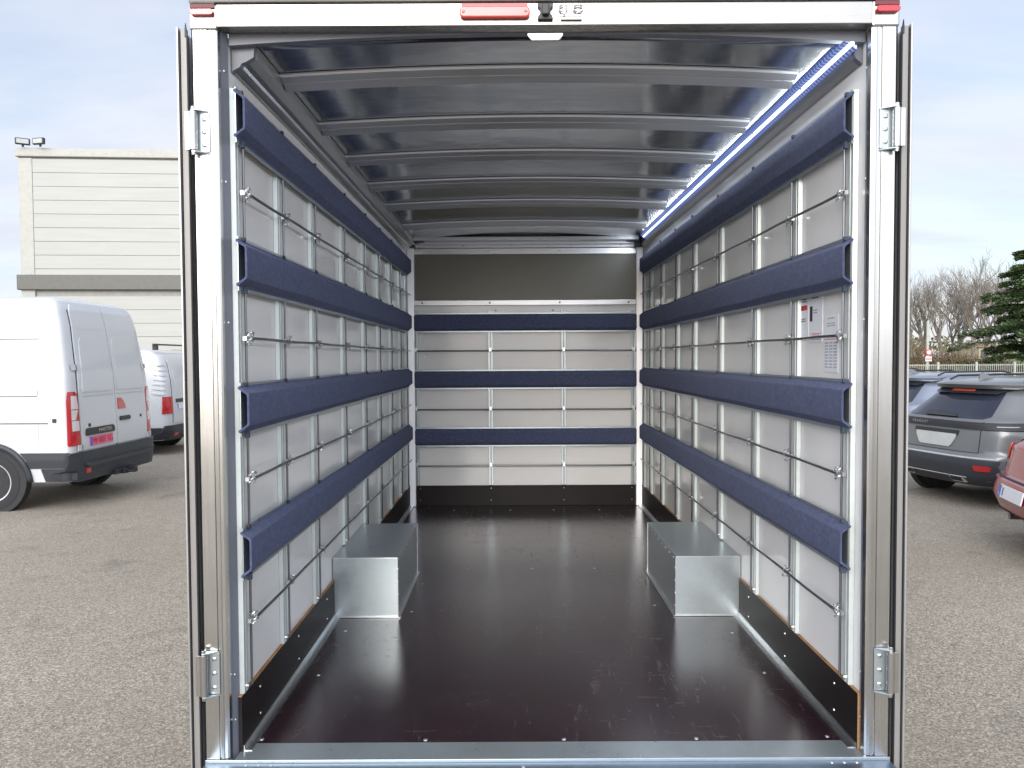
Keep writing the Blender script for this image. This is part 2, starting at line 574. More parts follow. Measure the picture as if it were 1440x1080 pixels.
# planted bank beyond the fence, a gentle rise
g = MB()
nx, ny = 60, 16
vs = [(-400 + 800 * i / nx, 39.0 + 700 * (j / ny) ** 2, 0.0 if j == 0 else 0.35 + 0.5 * math.sin(i * 1.7 + j) * 0.3 + 0.25 * min(j, 4)) for j in range(ny + 1) for i in range(nx + 1)]
g.add(vs, [(j * (nx + 1) + i, j * (nx + 1) + i + 1, (j + 1) * (nx + 1) + i + 1, (j + 1) * (nx + 1) + i) for j in range(ny) for i in range(nx)])
o = g.build('grass_bank', M['grass'], smooth='all'); o['kind'] = 'structure'

# ------------------------------------------------------------------ the box truck body
XL, XR = -0.906, 1.143
Y0, Y1 = 2.455, 6.62
ZF = 0.485
ZE, ZC = 2.798, 2.832       # roof sheet at its edge and at its crown
XM = (XL + XR) / 2


def roofz(x, ze=ZE, zc=ZC):
    u = (x - XM) / ((XR - XL) / 2)
    return ze + (zc - ze) * (1 - u * u)


truck = thing('box_truck', 'open-backed box truck with empty white load bay, blue padded rails and dark brown floor', 'truck', (XM, 4.5, 0))

MB().box(XL + 0.001, XR - 0.001, 2.50, Y1, ZF - 0.03, ZF).build('floor_panel', M['floor'], truck)
# floor underside frame, sill
MB().box(XL - 0.02, XR + 0.02, 2.47, 6.7, ZF - 0.13, ZF - 0.032).build('floor_frame', M['alu_y'], truck, 0.004)
sill = MB().box(XL + 0.003, XR - 0.003, 2.393, 2.50, ZF - 0.012, ZF + 0.003).build('sill_plate', M['galv'], truck, 0.0015)
MB().box(XL - 0.09, XR + 0.07, 2.388, 2.3925, ZF - 0.02, ZF + 0.004).build('sill_lip', M['galv'], truck, 0.001)
st = MB().box(XL - 0.09, XR + 0.07, 2.12, 2.3875, ZF - 0.03, ZF - 0.006).build('rear_step', m_galv('sky_reflection_galvanised_step', (0.27, 0.34, 0.43), 0.9, (0.35, 0.45)), truck, 0.004)  # blue of the reflected sky is put into the base colour
rv = MB()
for x in (-0.86, -0.82, -0.78, 1.02, 1.06, 1.10):
    rv.dome((x, 2.375, ZF - 0.006), 0.005, 0.002, (0, 0, 1))
for x in (0.03,):
    rv.dome((x, 2.36, ZF - 0.006), 0.006, 0.002, (0, 0, 1))
rv.build('rivet', M['zinc'], st, kind='stuff')

# side walls
side = {}
for sx, X in ((-1, XL), (1, XR)):
    w = MB().box(min(X, X + sx * 0.024), max(X, X + sx * 0.024), Y0, Y1 + 0.03, ZF - 0.03, ZE - 0.01)
    side[sx] = w.build('side_wall', M['wall'], truck)
front = MB().box(XL - 0.02, XR + 0.02, Y1, Y1 + 0.024, ZF - 0.03, ZE + 0.03).build('front_wall', M['wall'], truck)

# roof sheet (curved) with outer skin
N = 24
r = MB()
top = [(XL - 0.03 + (XR - XL + 0.06) * i / N) for i in range(N + 1)]
ny = 60
vs = []
for j in range(ny + 1):
    y = 2.47 + (6.66 - 2.47) * j / ny
    for x in top:
        vs.append((x, y, roofz(x)))
r.add(vs, [(j * (N + 1) + i, j * (N + 1) + i + 1, (j + 1) * (N + 1) + i + 1, (j + 1) * (N + 1) + i) for j in range(ny) for i in range(N)])
ro = r.build('roof_sheet', M['roof_sheet'], truck, smooth='all')
md = ro.modifiers.new('solid', 'SOLIDIFY'); md.thickness = 0.02; md.offset = 1 if ro.data.polygons[0].normal.z > 0 else -1

# roof ribs (hat profile), each its own part
for yc in (2.79, 3.34, 3.87, 4.45, 5.05, 5.80):
    rb = MB()
    n = 20
    prof = [(-0.072, -0.002), (-0.060, -0.003), (-0.056, -0.010), (-0.022, -0.022), (-0.019, -0.010), (-0.013, -0.010), (-0.010, -0.022), (0.028, -0.036), (0.033, -0.038), (0.038, -0.006), (0.060, -0.003)]
    vs = []
    for i in range(n + 1):
        x = XL + 0.08 + (XR - XL - 0.19) * i / n
        z = roofz(x)
        for (py, pz) in prof:
            vs.append((x, yc + py * 0.82, z + pz))
    k = len(prof)
    rb.add(vs, [(i * k + a, i * k + a + 1, (i + 1) * k + a + 1, (i + 1) * k + a) for i in range(n) for a in range(k - 1)])
    rib = rb.build('roof_rib', M['rib'], truck, smooth=True)
    if yc < 5:
        sc_ = MB()
        for x in (XL + 0.075, XR - 0.075):
            sc_.dome((x, yc + 0.02, roofz(x) - 0.036), 0.006, 0.004, (0, 0, -1))
        sc_.build('screw', M['rod'], rib, kind='stuff')

# side cornices
for sx, X in ((-1, XL), (1, XR)):
    s_ = -sx
    c_ = MB()
    if sx < 0:
        P_ = [(0.003, 2.714), (0.008, 2.720), (0.030, 2.732), (0.034, 2.742), (0.050, 2.748), (0.074, 2.762), (0.078, 2.800)]
    else:
        P_ = [(0.003, 2.730), (0.008, 2.736), (0.024, 2.750), (0.028, 2.762), (0.030, 2.800)]
    c_.strip([(X + s_ * a, b) for a, b in P_], 'y', 2.50, 6.60, 0.004)
    cor = c_.build('cornice', M['alu_y'], truck)
    MB().prism([(X + s_ * a, b - 0.003) for a, b in P_] + [(X + s_ * P_[0][0], 2.797)], 'y', 2.476, 2.4995).build('shade_end_block', M['gasket_shade'], cor)  # added dark block painted as shade, hides the sunlit cornice end
    MB().prism([(X + s_ * 0.05, 2.765), (X + s_ * 0.16, 2.785), (X + s_ * 0.16, 2.80), (X + s_ * 0.05, 2.80)], 'y', 6.48, 6.55).build('corner_bracket', M['blackpl'], cor)
TB0 = Vector((XM, 4.5, 0))
# LED strip along the right cornice
led = MB().prism([(XR - 0.040, 2.779), (XR - 0.047, 2.776), (XR - 0.054, 2.779), (XR - 0.055, 2.786), (XR - 0.050, 2.790), (XR - 0.040, 2.790)], 'y', 2.452, 6.28).build('led_strip', M['led'], truck)
MB().prism([(XR - 0.0555, 2.785), (XR - 0.070, 2.789), (XR - 0.072, 2.797), (XR - 0.0555, 2.797)], 'y', 2.452, 6.28).build('led_fringe', M['led_fringe'], led)  # added strip carrying the painted blue fringe beside the lamp
MB().prism([(XR - 0.0315, 2.766), (XR - 0.036, 2.766), (XR - 0.0465, 2.7755), (XR - 0.039, 2.7785), (XR - 0.0315, 2.7785)], 'y', 2.452, 6.28).build('led_fringe', M['led_fringe'], led)
al = bpy.data.lights.new('led_strip_light', 'AREA')
al.shape = 'RECTANGLE'
al.size = 3.78
al.size_y = 0.02
al.energy = 7.5
al.color = (0.86, 0.92, 1.0)
alo = bpy.data.objects.new('led_strip_light', al)
COL.objects.link(alo)
alo.parent = led
alo.matrix_local = Matrix.Translation(Vector((XR - 0.058, 4.366, 2.772)) - TB0) @ Matrix(((0, -0.6, 0.8, 0), (1, 0, 0, 0), (0, 0.8, 0.6, 0), (0, 0, 0, 1)))

# front wall corner posts and top beam
for sx, X in ((-1, XL), (1, XR)):
    s_ = -sx
    cp = MB()
    cp.prism([(X + s_ * 0.001, 6.619), (X + s_ * 0.001, 6.555), (X + s_ * 0.006, 6.55), (X + s_ * 0.060, 6.562), (X + s_ * 0.064, 6.619)], 'z', ZF + 0.002, 2.76)
    cpo = cp.build('corner_post', M['alu_soft'], truck, 0.002)
    MB().box(min(X + s_ * 0.005, X + s_ * 0.075), max(X + s_ * 0.005, X + s_ * 0.075), 6.50, 6.60, 2.735, 2.78).build('corner_cap', M['blackpl'], cpo, 0.004)
fb = MB()
fb.box(XL + 0.06, XR - 0.06, 6.585, 6.619, 2.742, 2.79)
fb.box(XL + 0.06, XR - 0.06, 6.54, 6.584, 2.765, 2.81)
fb.box(XL + 0.06, XR - 0.06, 6.44, 6.535, 2.785, 2.815)
fbo = fb.build('front_beam', M['rib'], truck, 0.003)
for x in (-0.42, 0.0, 0.52, 0.95):
    MB().dome((x, 6.583, 2.765), 0.007, 0.004, (0, -1, 0)).build('screw', M['rod'], fbo)
# olive panel with its frame
op = MB().box(XL + 0.062, XR - 0.062, 6.605, 6.618, 2.29, 2.686).build('olive_panel', M['olive'], truck)
fr = MB()
fr.box(XL + 0.06, XR - 0.06, 6.594, 6.617, 2.688, 2.738)
fr.build('panel_frame', M['alu_x'], op, 0.002)
MB().box(XL + 0.06, XR - 0.06, 6.594, 6.617, 2.245, 2.288).build('panel_frame', M['alu_x'], op, 0.002)
for z in (2.712, 2.266):
    for x in (-0.78, -0.19, 0.42, 1.02):
        MB().dome((x, 6.594, z), 0.009, 0.005, (0, -1, 0)).build('screw', M['zinc' if z > 2.5 else 'rod'], op)
for x in (-0.14, 0.36):
    MB().dome((x, 6.620, 2.20), 0.008, 0.004, (0, -1, 0)).build('bolt', M['rod'], truck)
for x, z in ((-0.77, 1.80), (1.02, 1.80), (-0.81, 1.34), (1.05, 1.34)):
    MB().dome((x, 6.620, z), 0.010, 0.006, (0, -1, 0)).build('bolt', M['zinc'], truck)
# front wall rails, rods, padded rails
FX0, FX1 = -0.845, 1.082
for x in (-0.84, -0.188, 0.452, 1.062):
    ur = MB()
    for dx_ in (-0.020, 0.004):
        ur.box(x + dx_, x + dx_ + 0.018, 6.600, 6.618, 0.668, 2.20)
    uo = ur.build('upright_rail', M['galv'], truck, 0.001)
    MB().box(x - 0.0015, x + 0.0035, 6.611, 6.6188, 0.668, 2.20).build('rail_slot', M['rod'], uo)
    for z in (1.848, 1.335, 0.842):
        MB().box(x - 0.012, x + 0.012, 6.565, 6.599, z - 0.008, z + 0.026).build('rod_clip', M['zinc'], uo, 0.002)
for z in (1.848, 1.335, 0.842):
    MB().tube([(FX0, 6.572, z), (FX1, 6.572, z)], 0.007, 10).build('lashing_rod', M['rod'], truck, smooth=True)


def felt_rail_front(zc):
    h = 0.068
    b = MB().strip([(6.600, zc - h - 0.004), (6.583, zc - h), (6.560, zc - h + 0.015), (6.556, zc - h + 0.028), (6.556, zc + h - 0.028),
                    (6.560, zc + h - 0.015), (6.583, zc + h), (6.600, zc + h + 0.004)], 'x', FX0, FX1, 0.005)
    pr = b.build('padded_rail', M['felt'], truck, smooth=True)
    e = MB()
    e.box(FX0 - 0.004, FX1 + 0.004, 6.583, 6.599, zc + h + 0.004, zc + h + 0.019)
    e.box(FX0 - 0.004, FX1 + 0.004, 6.583, 6.599, zc - h - 0.019, zc - h - 0.004)
    e.build('backing_plate', M['galv'], pr, 0.001)  # darker galvanised tone stands in for shadow lines along the pad
    for x in (FX0, FX1):
        s_ = 1 if x > 0 else -1
        MB().box(min(x, x + s_ * 0.004), max(x, x + s_ * 0.004), 6.558, 6.60, zc - h + 0.01, zc + h - 0.01).build('end_cap', M['felt_edge'], pr, 0.001)


for zc in (2.094, 1.598, 1.094):
    felt_rail_front(zc)
# front kick board
kb = MB().box(XL + 0.058, XR - 0.058, 6.598, 6.618, ZF + 0.001, ZF + 0.178).build('kick_board', M['kick'], truck, 0.001)
for x in (-0.81, -0.188, 0.452, 1.05):
    for z in (ZF + 0.05, ZF + 0.155):
        MB().dome((x, 6.597, z), 0.005, 0.003, (0, -1, 0)).build('screw', M['zinc'], kb)

# side rails, rods and padded rails
LY = [2.456, 2.89, 3.37, 3.97, 4.53, 5.03, 5.52, 5.98, 6.34]
RY = [2.500, 2.975, 3.465, 4.055, 4.635, 5.115, 5.625, 6.08, 6.40]
PADS = [2.565, 2.092, 1.620, 1.148]
RODS = [2.325, 1.850, 1.385, 0.912]


def ring_mesh():
    b = MB()
    rr = 0.013
    for dz in (-0.011, 0.011):
        b.tube([(0.0 + rr * 0.8 * math.cos(a), rr * math.sin(a), dz + 0.010 * math.cos(a)) for a in [2 * PI * k / 10 for k in range(10)]], 0.0028, 5, True)
    b.tube([(0, -0.016, -0.018), (0.006, 0, 0), (0, 0.016, 0.018)], 0.003, 5)
    b.tube([(0, 0.016, -0.018), (-0.006, 0, 0), (0, -0.016, 0.018)], 0.003, 5)
    me = bpy.data.meshes.new('wire_clip')
    me.from_pydata(b.v, [], b.f)
    me.materials.append(M['zinc'])
    return me


RING = ring_mesh()
TB = parent_base(truck)
for sx, X, YS in ((-1, XL, LY), (1, XR, RY)):
    s_ = -sx
    for i, y in enumerate(YS):
        z0 = ZF + 0.19 if not (3.70 < y < 4.52) else ZF + 0.31
        u = MB()
        D = 0.015
        # hat rail: two flanges, two ridges and a slot
        pr = [(0.001, 0.0), (D * 0.35, 0.002), (D, 0.006), (D, 0.019), (D * 0.45, 0.021), (D * 0.45, 0.027), (D, 0.029), (D, 0.042), (D * 0.35, 0.046), (0.001, 0.048)]
        u.prism([(X + s_ * a, y + b) for a, b in pr], 'z', z0, 2.655)
        up = u.build('upright_rail', M['galv_rail'], truck)
        vr = MB().tube([(X + s_ * 0.022, y + 0.056, z0 + 0.01), (X + s_ * 0.022, y + 0.056, 2.60)], 0.0042, 6)
        vr.build('vertical_rod', M['rod'], truck, smooth=True)
        slots = MB()
        for z in RODS:
            for dz in (-0.012, 0.012):
                slots.dome((X + s_ * D * 1.0, y + 0.012, z + dz), 0.003, 0.001, (s_, 0, 0), 6)
        for z in (z0 + 0.02, 2.64):
            slots.dome((X + s_ * D * 0.5, y + 0.024, z), 0.008, 0.016, (s_, 0, 0), 8)
        slots.build('screw', M['zinc'], up, kind='stuff')
        if y < 6.2:
            for z in RODS:
                if z < 1.0 and z0 > ZF + 0.3:
                    pass
                rg = bpy.data.objects.new('wire_clip', RING)
                COL.objects.link(rg)
                rg.parent = truck
                rg.location = (X + s_ * 0.034 - TB.x, y + 0.058 - TB.y, z - TB.z)
                rg.rotation_euler = (random.uniform(-.2, .2), random.uniform(-.2, .2), random.uniform(-.3, .3))
                # standoff on the rail behind the rod
                if i % 2 == 0 or y < 3.5:
                    MB().box(min(X + s_ * 0.024, X + s_ * 0.036), max(X + s_ * 0.024, X + s_ * 0.036), y + 0.020, y + 0.030, z - 0.007, z + 0.007).build('standoff', M['zinc'], up)
    ya = YS[0] + 0.058
    for z in RODS:
        pts = []
        for k in range(33):
            y = ya + (6.46 - ya) * k / 32
            pts.append((X + s_ * 0.040, y, z + 0.0015 * math.sin(y * 9 + z * 5)))
        MB().tube(pts, 0.0052, 8).build('lashing_rod', M['rod'], truck, smooth=True)
    yn = 2.425 if sx < 0 else 2.478
    for pz in PADS:
        h = 0.077
        P = [(0.030, -h), (0.032, -h + 0.006), (0.058, -0.052), (0.060, -0.044), (0.060, 0.044), (0.058, 0.052), (0.032, h - 0.006), (0.030, h)]
        b = MB()
        ns = 24
        L = 6.40
        # slight sag between fixings, so edges are not ruler straight
        th = 0.007
        rings = []
        for j in range(ns + 1):
            y = yn + (L - yn) * j / ns
            wob = 0.0012 * math.sin(y * 7.3 + pz * 11)
            out = [(X + s_ * (a + wob), y, pz + c_ + wob) for a, c_ in P]
            inn = [(X + s_ * (a - th + wob), y, pz + c_ * 0.94 + wob) for a, c_ in P][::-1]
            rings.append(out + inn)
        k = len(rings[0])
        vs = [p for rg in rings for p in rg]
        fs = [(j * k + a, j * k + (a + 1) % k, (j + 1) * k + (a + 1) % k, (j + 1) * k + a) for j in range(ns) for a in range(k)]
        fs += [(a, a + 1, k - 2 - a, k - 1 - a) for a in range(len(P) - 1)]
        fs += [((ns) * k + a, ns * k + a + 1, ns * k + k - 2 - a, ns * k + k - 1 - a) for a in range(len(P) - 1)]
        b.add(vs, fs)
        pad = b.build('padded_rail', M['felt'], truck, smooth=True)
        MB().prism([(X + s_ * 0.0255, pz - h - 0.012), (X + s_ * 0.0255, pz + h + 0.008), (X + s_ * 0.0285, pz + h + 0.008), (X + s_ * 0.0285, pz - h - 0.012)], 'y', yn + 0.01, L).build(
            'backing_plate', m_galv_plate if False else M['galv'], pad)
        for i, y in enumerate(YS):
            if y > 5.7:
                continue
            hk = MB()
            hk.box(min(X + s_ * 0.026, X + s_ * 0.038), max(X + s_ * 0.026, X + s_ * 0.038), y + 0.014, y + 0.028, pz + h - 0.004, pz + h + 0.010)
            if i == 0:
                MB().box(min(X + s_ * 0.026, X + s_ * 0.040), max(X + s_ * 0.026, X + s_ * 0.040), y + 0.012, y + 0.030, pz - h - 0.020, pz - h + 0.004).build('hook', M['felt_edge'], pad, 0.002)
            hk.build('hook', M['rubber'] if sx < 0 else M['felt_edge'], pad, 0.002)

# kick boards, floor angles, wheel boxes
for sx, X in ((-1, XL), (1, XR)):
    s_ = -sx
    for (ya, yb) in ((2.44, 3.735), (4.53, 6.56)):
        k_ = MB().box(min(X + s_ * .001, X + s_ * .012), max(X + s_ * .001, X + s_ * .012), ya + 0.002, yb, ZF + 0.001, ZF + 0.187).build('kick_board', M['kick'], truck)
        # raw ply edges on top and at the open end
        MB().box(min(X + s_ * .001, X + s_ * .0125), max(X + s_ * .001, X + s_ * .0125), ya, yb, ZF + 0.1872, ZF + 0.190).build('board_edge', M['ply'], k_)
        if sx > 0:
            MB().box(min(X + s_ * .001, X + s_ * .0125), max(X + s_ * .001, X + s_ * .0125), ya - 0.001, ya + 0.0018, ZF + 0.004, ZF + 0.187).build('board_edge', M['ply'], k_)
        an = MB()
        an.prism([(X + s_ * .0125, ZF + 0.0015), (X + s_ * .040, ZF + 0.0015), (X + s_ * .040, ZF + 0.005), (X + s_ * .016, ZF + 0.006), (X + s_ * .016, ZF + 0.022), (X + s_ * .0125, ZF + 0.022)], 'y', ya + 0.01, yb)
        an.build('floor_angle', M['alu_y'], truck)
        y = ya + 0.18
        while y < min(yb, 5.6):
            MB().dome((X + s_ * .0125, y, ZF + 0.05), 0.0045, 0.003, (s_, 0, 0)).build('screw', M['zinc'], k_)
            MB().dome((X + s_ * .0125, y, ZF + 0.145), 0.0045, 0.003, (s_, 0, 0)).build('screw', M['zinc'], k_)
            y += 0.48
    # wheel box
    xa = X + s_ * 0.014
    xb = X + s_ * 0.328
    lo, hi = min(xa, xb), max(xa, xb)
    wb = MB()
    ya, yb, zt = 3.74, 4.525, ZF + 0.302
    wb.box(min(X + s_ * 0.003, xb), max(X + s_ * 0.003, xb), ya, yb, ZF + 0.002, zt)
    wbo = wb.build('wheel_box', M['galv'], truck, 0.002)
    fl = MB()
    fl.box(lo, hi, ya - 0.012, ya - 0.0005, ZF + 0.002, ZF + 0.005)
    fl.box(min(xb, xb + s_ * 0.014) + (0.0005 if s_ > 0 else 0), max(xb, xb + s_ * 0.014) - (0.0005 if s_ < 0 else 0), ya - 0.012, yb + 0.01, ZF + 0.0022, ZF + 0.0052)
    fl.build('flange', M['zinc'], wbo)
    ed = MB()
    ed.box(min(xb, xb + s_ * 0.0015), max(xb, xb + s_ * 0.0015), ya - 0.0015, ya + 0.0015, ZF + 0.006, zt - 0.003)
    ed.box(lo, hi, ya - 0.0018, ya - 0.0003, zt - 0.004, zt + 0.0005)
    ed.box(min(xb, xb + s_ * 0.0015), max(xb, xb + s_ * 0.0015), yb - 0.0015, yb + 0.0015, ZF + 0.006, zt - 0.003)
    ed.build('folded_edge', M['zinc'], wbo)
    rv = MB()
    for k in range(8):
        rv.dome((xb, ya + 0.05 + 0.098 * k, zt - 0.018), 0.005, 0.003, (s_, 0, 0))
    for k in range(4):
        for yy in (ya + 0.016, yb - 0.016):
            rv.dome((xb, yy, ZF + 0.05 + 0.063 * k), 0.005, 0.003, (s_, 0, 0))
    rv.build('rivet', M['zinc'], wbo, kind='stuff')

fs_ = [(-0.86, 2.53), (-0.30, 2.52), (0.17, 2.52), (0.62, 2.52), (1.07, 2.53), (-0.80, 3.05), (1.03, 3.05), (-0.52, 3.82), (0.74, 3.9), (-0.52, 4.3), (0.76, 4.42), (-0.80, 3.55), (1.03, 3.5),
       (-0.5, 6.40), (-0.02, 6.40), (0.35, 6.40), (0.74, 6.40), (0.12, 4.6), (-0.28, 4.6), (0.5, 4.6), (-0.55, 3.25)]
for x, y in fs_:
    MB().dome((x, y, ZF + 0.0005), 0.008, 0.0025, (0, 0, 1), 10).build('floor_screw', M['zinc'], truck)

# rear frame: corner posts with grooves
YP = 2.395
for sx in (-1, 1):
    xi, xo = (-0.919, -1.003) if sx < 0 else (1.134, 1.218)      # inner and outer faces
    s_ = 1 if sx < 0 else -1         # inward
    def X_(d):
        return xo + s_ * d
    Wd = 0.084
    prof = [(X_(0.0), YP + 0.09), (X_(0.0), YP + 0.012), (X_(0.003), YP + 0.004), (X_(0.010), YP), (X_(0.052), YP), (X_(0.0535), YP + 0.005), (X_(0.056), YP + 0.005), (X_(0.0575), YP + 0.001),
            (X_(0.067), YP), (X_(0.069), YP + 0.0025), (X_(0.078), YP + 0.0025), (X_(Wd), YP + 0.006), (X_(Wd), YP + 0.030), (X_(0.02), YP + 0.030), (X_(0.02), YP + 0.09)]
    post = MB().prism(prof, 'z', 0.36, 2.812).build('corner_post', M['alu'], truck)
    # dark seal strip between post and wall
    xg0 = xi
    xg1 = XL + 0.001 if sx < 0 else XR - 0.001
    sg = MB().prism([(xg0, YP + 0.0305), (xg1, YP + 0.058), (xg1 + s_ * -0.03, YP + 0.0585), (xg0 - s_ * 0.03, YP + 0.0305)], 'z', ZF - 0.03, 2.8215).build('seal_strip', M['gasket_shade'], post)
    for z in (0.60, 0.75, 1.9, 2.35, 2.70):
        MB().dome((xg0 + (xg1 - xg0) * 0.4, YP + 0.040, z), 0.004, 0.002, (0, -1, 0)).build('rivet', M['zinc'], sg)
    # corner cap and marker lamp
    cap = MB().box(min(xi, xo) - 0.001, max(xi, xo) + 0.001, YP - 0.002, YP + 0.09, 2.8125, 2.893).build('corner_cap', M['alu'], truck, 0.006)
    cx = (xi + xo) / 2 + 0.001
    MB().prism(pill(cx, 2.862, 0.074, 0.019), 'y', YP - 0.016, YP - 0.0022).build('marker_lamp', M['redlens'], cap, 0.003, smooth=True)
    MB().box(cx - 0.038, cx + 0.038, YP - 0.008, YP - 0.0022, 2.876, 2.890).build('lamp_hood', simple('maroon_lamp_hood', (0.14, 0.03, 0.035), 0.5), cap, 0.001)
    # hinges
    for z0, z1 in ((2.428, 2.560), (0.70, 0.845)):
        hz = MB()
        leaf = [(X_(0.0), z0 + 0.006), (X_(0.058), z0 + 0.006), (X_(0.058), z1 - 0.006), (X_(0.0), z1 - 0.006)]
        hz.prism(leaf, 'y', YP - 0.004, YP - 0.0003)
        hz.prism([(X_(0.058), YP - 0.0035), (X_(0.022), YP - 0.028), (X_(0.010), YP - 0.028), (X_(0.010), YP - 0.0035)], 'z', z0, z0 + 0.004)
        hz.prism([(X_(0.058), YP - 0.0035), (X_(0.022), YP - 0.028), (X_(0.010), YP - 0.028), (X_(0.010), YP - 0.0035)], 'z', z1 - 0.004, z1)
        ho = hz.build('hinge', M['galv'], post, 0.0006)
        br = MB()
        br.tube([(X_(0.014), YP - 0.020, z0 + 0.006), (X_(0.014), YP - 0.020, z1 - 0.006)], 0.0125, 16)
        br.box(min(X_(-0.010), X_(0.012)), max(X_(-0.010), X_(0.012)), YP - 0.026, YP - 0.010, z0 + 0.007, z1 - 0.007)
        br.tube([(X_(0.014), YP - 0.020, z1 - 0.006), (X_(0.014), YP - 0.020, z1 + 0.009)], 0.007, 10)
        br.tube([(X_(0.014), YP - 0.020, z0 - 0.009), (X_(0.014), YP - 0.020, z0 + 0.006)], 0.007, 10)
        br.build('hinge_barrel', M['alu'], ho, 0.0008, smooth=True)
        # sub-part budget: screws sit on the hinge mesh level
        for k in range(3):
            sc_ = MB()
            zz = z0 + 0.026 + (z1 - z0 - 0.052) * k / 2
            sc_.dome((X_(0.042), YP - 0.004, zz), 0.0085, 0.004, (0, -1, 0), 10)
            sc_.build('hinge_screw', M['chrome'], post, smooth=True)
    # opened door lying along the outside of the body, seen edge on
    def XD(d):
        return xo - s_ * d * 0.72
    door = MB().prism([(XD(0.018), 2.407), (XD(0.046), 2.407), (XD(0.046), 3.40), (XD(0.018), 3.40)], 'z', 0.40, 2.805).build('rear_door', M['white2'], truck, 0.001)
    MB().prism([(XD(0.013), 2.395), (XD(0.042), 2.395), (XD(0.042), 2.4065), (XD(0.013), 2.4065)], 'z', 0.40, 2.815).build('door_edge_profile', M['door_edge'], door, 0.002)
    MB().prism([(XD(0.0425), 2.391), (XD(0.0455), 2.391), (XD(0.0455), 2.4065), (XD(0.0425), 2.4065)], 'z', 0.40, 2.808).build('door_seal', M['rubber'], door)
    MB().prism([(XD(0.046), 2.385), (XD(0.054), 2.385), (XD(0.056), 2.391), (XD(0.056), 2.4065), (XD(0.046), 2.4065)], 'z', 0.40, 2.818).build('door_edge_profile', M['alu_dark'], door, 0.001)
    sp_ = MB().prism([(XD(0.005), 2.387), (XD(0.013), 2.391), (XD(0.018), 2.405), (XD(0.008), 2.405)], 'z', 0.42, 2.79)
    sp_.prism([(XD(0.008), 2.79), (XD(0.020), 2.79), (XD(0.020), 2.81), (XD(0.017), 2.833)], 'y', 2.391, 2.397)
    sp_.build('door_seal', M['rubber'], door)

# header beam
hd = MB().prism([(YP, 2.824), (YP + 0.002, 2.822), (YP + 0.055, 2.822), (YP + 0.055, 2.893), (YP + 0.004, 2.893), (YP, 2.889)], 'x', -0.9175, 1.1325).build('header_beam', M['alu_x'], truck)
hd.data.materials[0] = m_alu('header_aluminium', (0.45, 0.435, 0.40), 0.22, 0.32, 1.0, (1.2, 60, 60))
MB().prism([(YP - 0.010, 2.8935), (YP - 0.012, 2.897), (YP - 0.004, 2.906), (YP + 0.08, 2.912), (YP + 0.08, 2.8935)], 'x', -1.0, 1.216).build('roof_trim', M['alu_dark'], truck)
hbp = [(XL + 0.004 + (XR - XL - 0.008) * k / 24, 0) for k in range(25)]
MB().prism([(x, roofz(x) - 0.012) for x, _ in hbp] + [(XR - 0.004, 2.87), (XL + 0.004, 2.87)], 'y', YP + 0.0555, YP + 0.080).build('header_backing', M['gasket_shade'], truck)  # dark colour stands in for shade under the header
# centre lamp, latch, keeper, grip
ln = MB().prism(pill(-0.048, 2.857, 0.220, 0.034, 0.014), 'y', YP - 0.018, YP - 0.0005).build('centre_lamp', M['redpale'], truck, 0.004, smooth=True)
MB().prism(pill(-0.048, 2.880, 0.206, 0.010, 0.004), 'y', YP - 0.011, YP - 0.0005).build('lamp_hood', simple('rose_lamp_hood', (0.45, 0.16, 0.17), 0.5), ln)
for x in (-0.145, 0.049):
    MB().dome((x, YP - 0.018, 2.857), 0.005, 0.002, (0, -1, 0)).build('screw', M['redlens'], ln)
lt = MB()
lt.prism([(0.086, 2.834), (0.134, 2.834), (0.132, 2.845), (0.126, 2.852), (0.126, 2.866), (0.134, 2.874), (0.134, 2.884), (0.086, 2.884), (0.086, 2.874), (0.094, 2.866), (0.094, 2.852), (0.087, 2.845)], 'y', YP - 0.014, YP - 0.0005)
lto = lt.build('latch_catch', M['blackpl'], truck, 0.002)
MB().prism(pill(0.110, 2.860, 0.022, 0.034, 0.006), 'y', YP - 0.030, YP - 0.0142).build('catch_tongue', M['blackpl'], lto, 0.003)
kp = MB()
kp.prism(pill(0.192, 2.857, 0.108, 0.016), 'y', YP - 0.004, YP - 0.0005)
kp.tube([(0.165 + 0.014 * math.cos(a), YP - 0.010, 2.868 + 0.011 * math.sin(a)) for a in [2 * PI * k / 16 for k in range(16)]], 0.0035, 6, True)
kp.tube([(0.212 + 0.016 * math.cos(a), YP - 0.010, 2.868 + 0.011 * math.sin(a)) for a in [2 * PI * k / 16 for k in range(16)]], 0.0035, 6, True)
kp.box(0.166, 0.171, YP - 0.016, YP - 0.004, 2.850, 2.878)
kpo = kp.build('lock_keeper', M['chrome'], truck, smooth=True)
MB().box(0.158, 0.224, YP - 0.008, YP - 0.0005, 2.834, 2.842).build('keeper_base', M['rod'], kpo, 0.001)
for x in (0.145, 0.238):
    MB().dome((x, YP - 0.004, 2.857), 0.005, 0.003, (0, -1, 0)).build('screw', M['zinc'], kpo)
MB().prism([(0.055, 2.804), (0.166, 2.804), (0.166, 2.797), (0.152, 2.782), (0.068, 2.782), (0.055, 2.797)], 'y', YP + 0.016, YP + 0.026).build('pull_grip', M['alu'], truck, 0.001)

# notices on the right wall (print suggested by small strokes; no code square)
def notice(ya, yb, z0, z1, marks):
    lab = MB().box(XR - 0.0022, XR - 0.0005, yb, ya, z0, z1).build('notice_sticker', M['paper'], truck)
    by = {}
    for (u0, u1, v0, v1, mt) in marks:
        by.setdefault(mt, MB()).box(XR - 0.0030, XR - 0.0023, ya + (yb - ya) * u1, ya + (yb - ya) * u0, z1 + (z0 - z1) * v1, z1 + (z0 - z1) * v0)
    for mt, b in by.items():
        b.build('printed_marks', M[mt], lab)


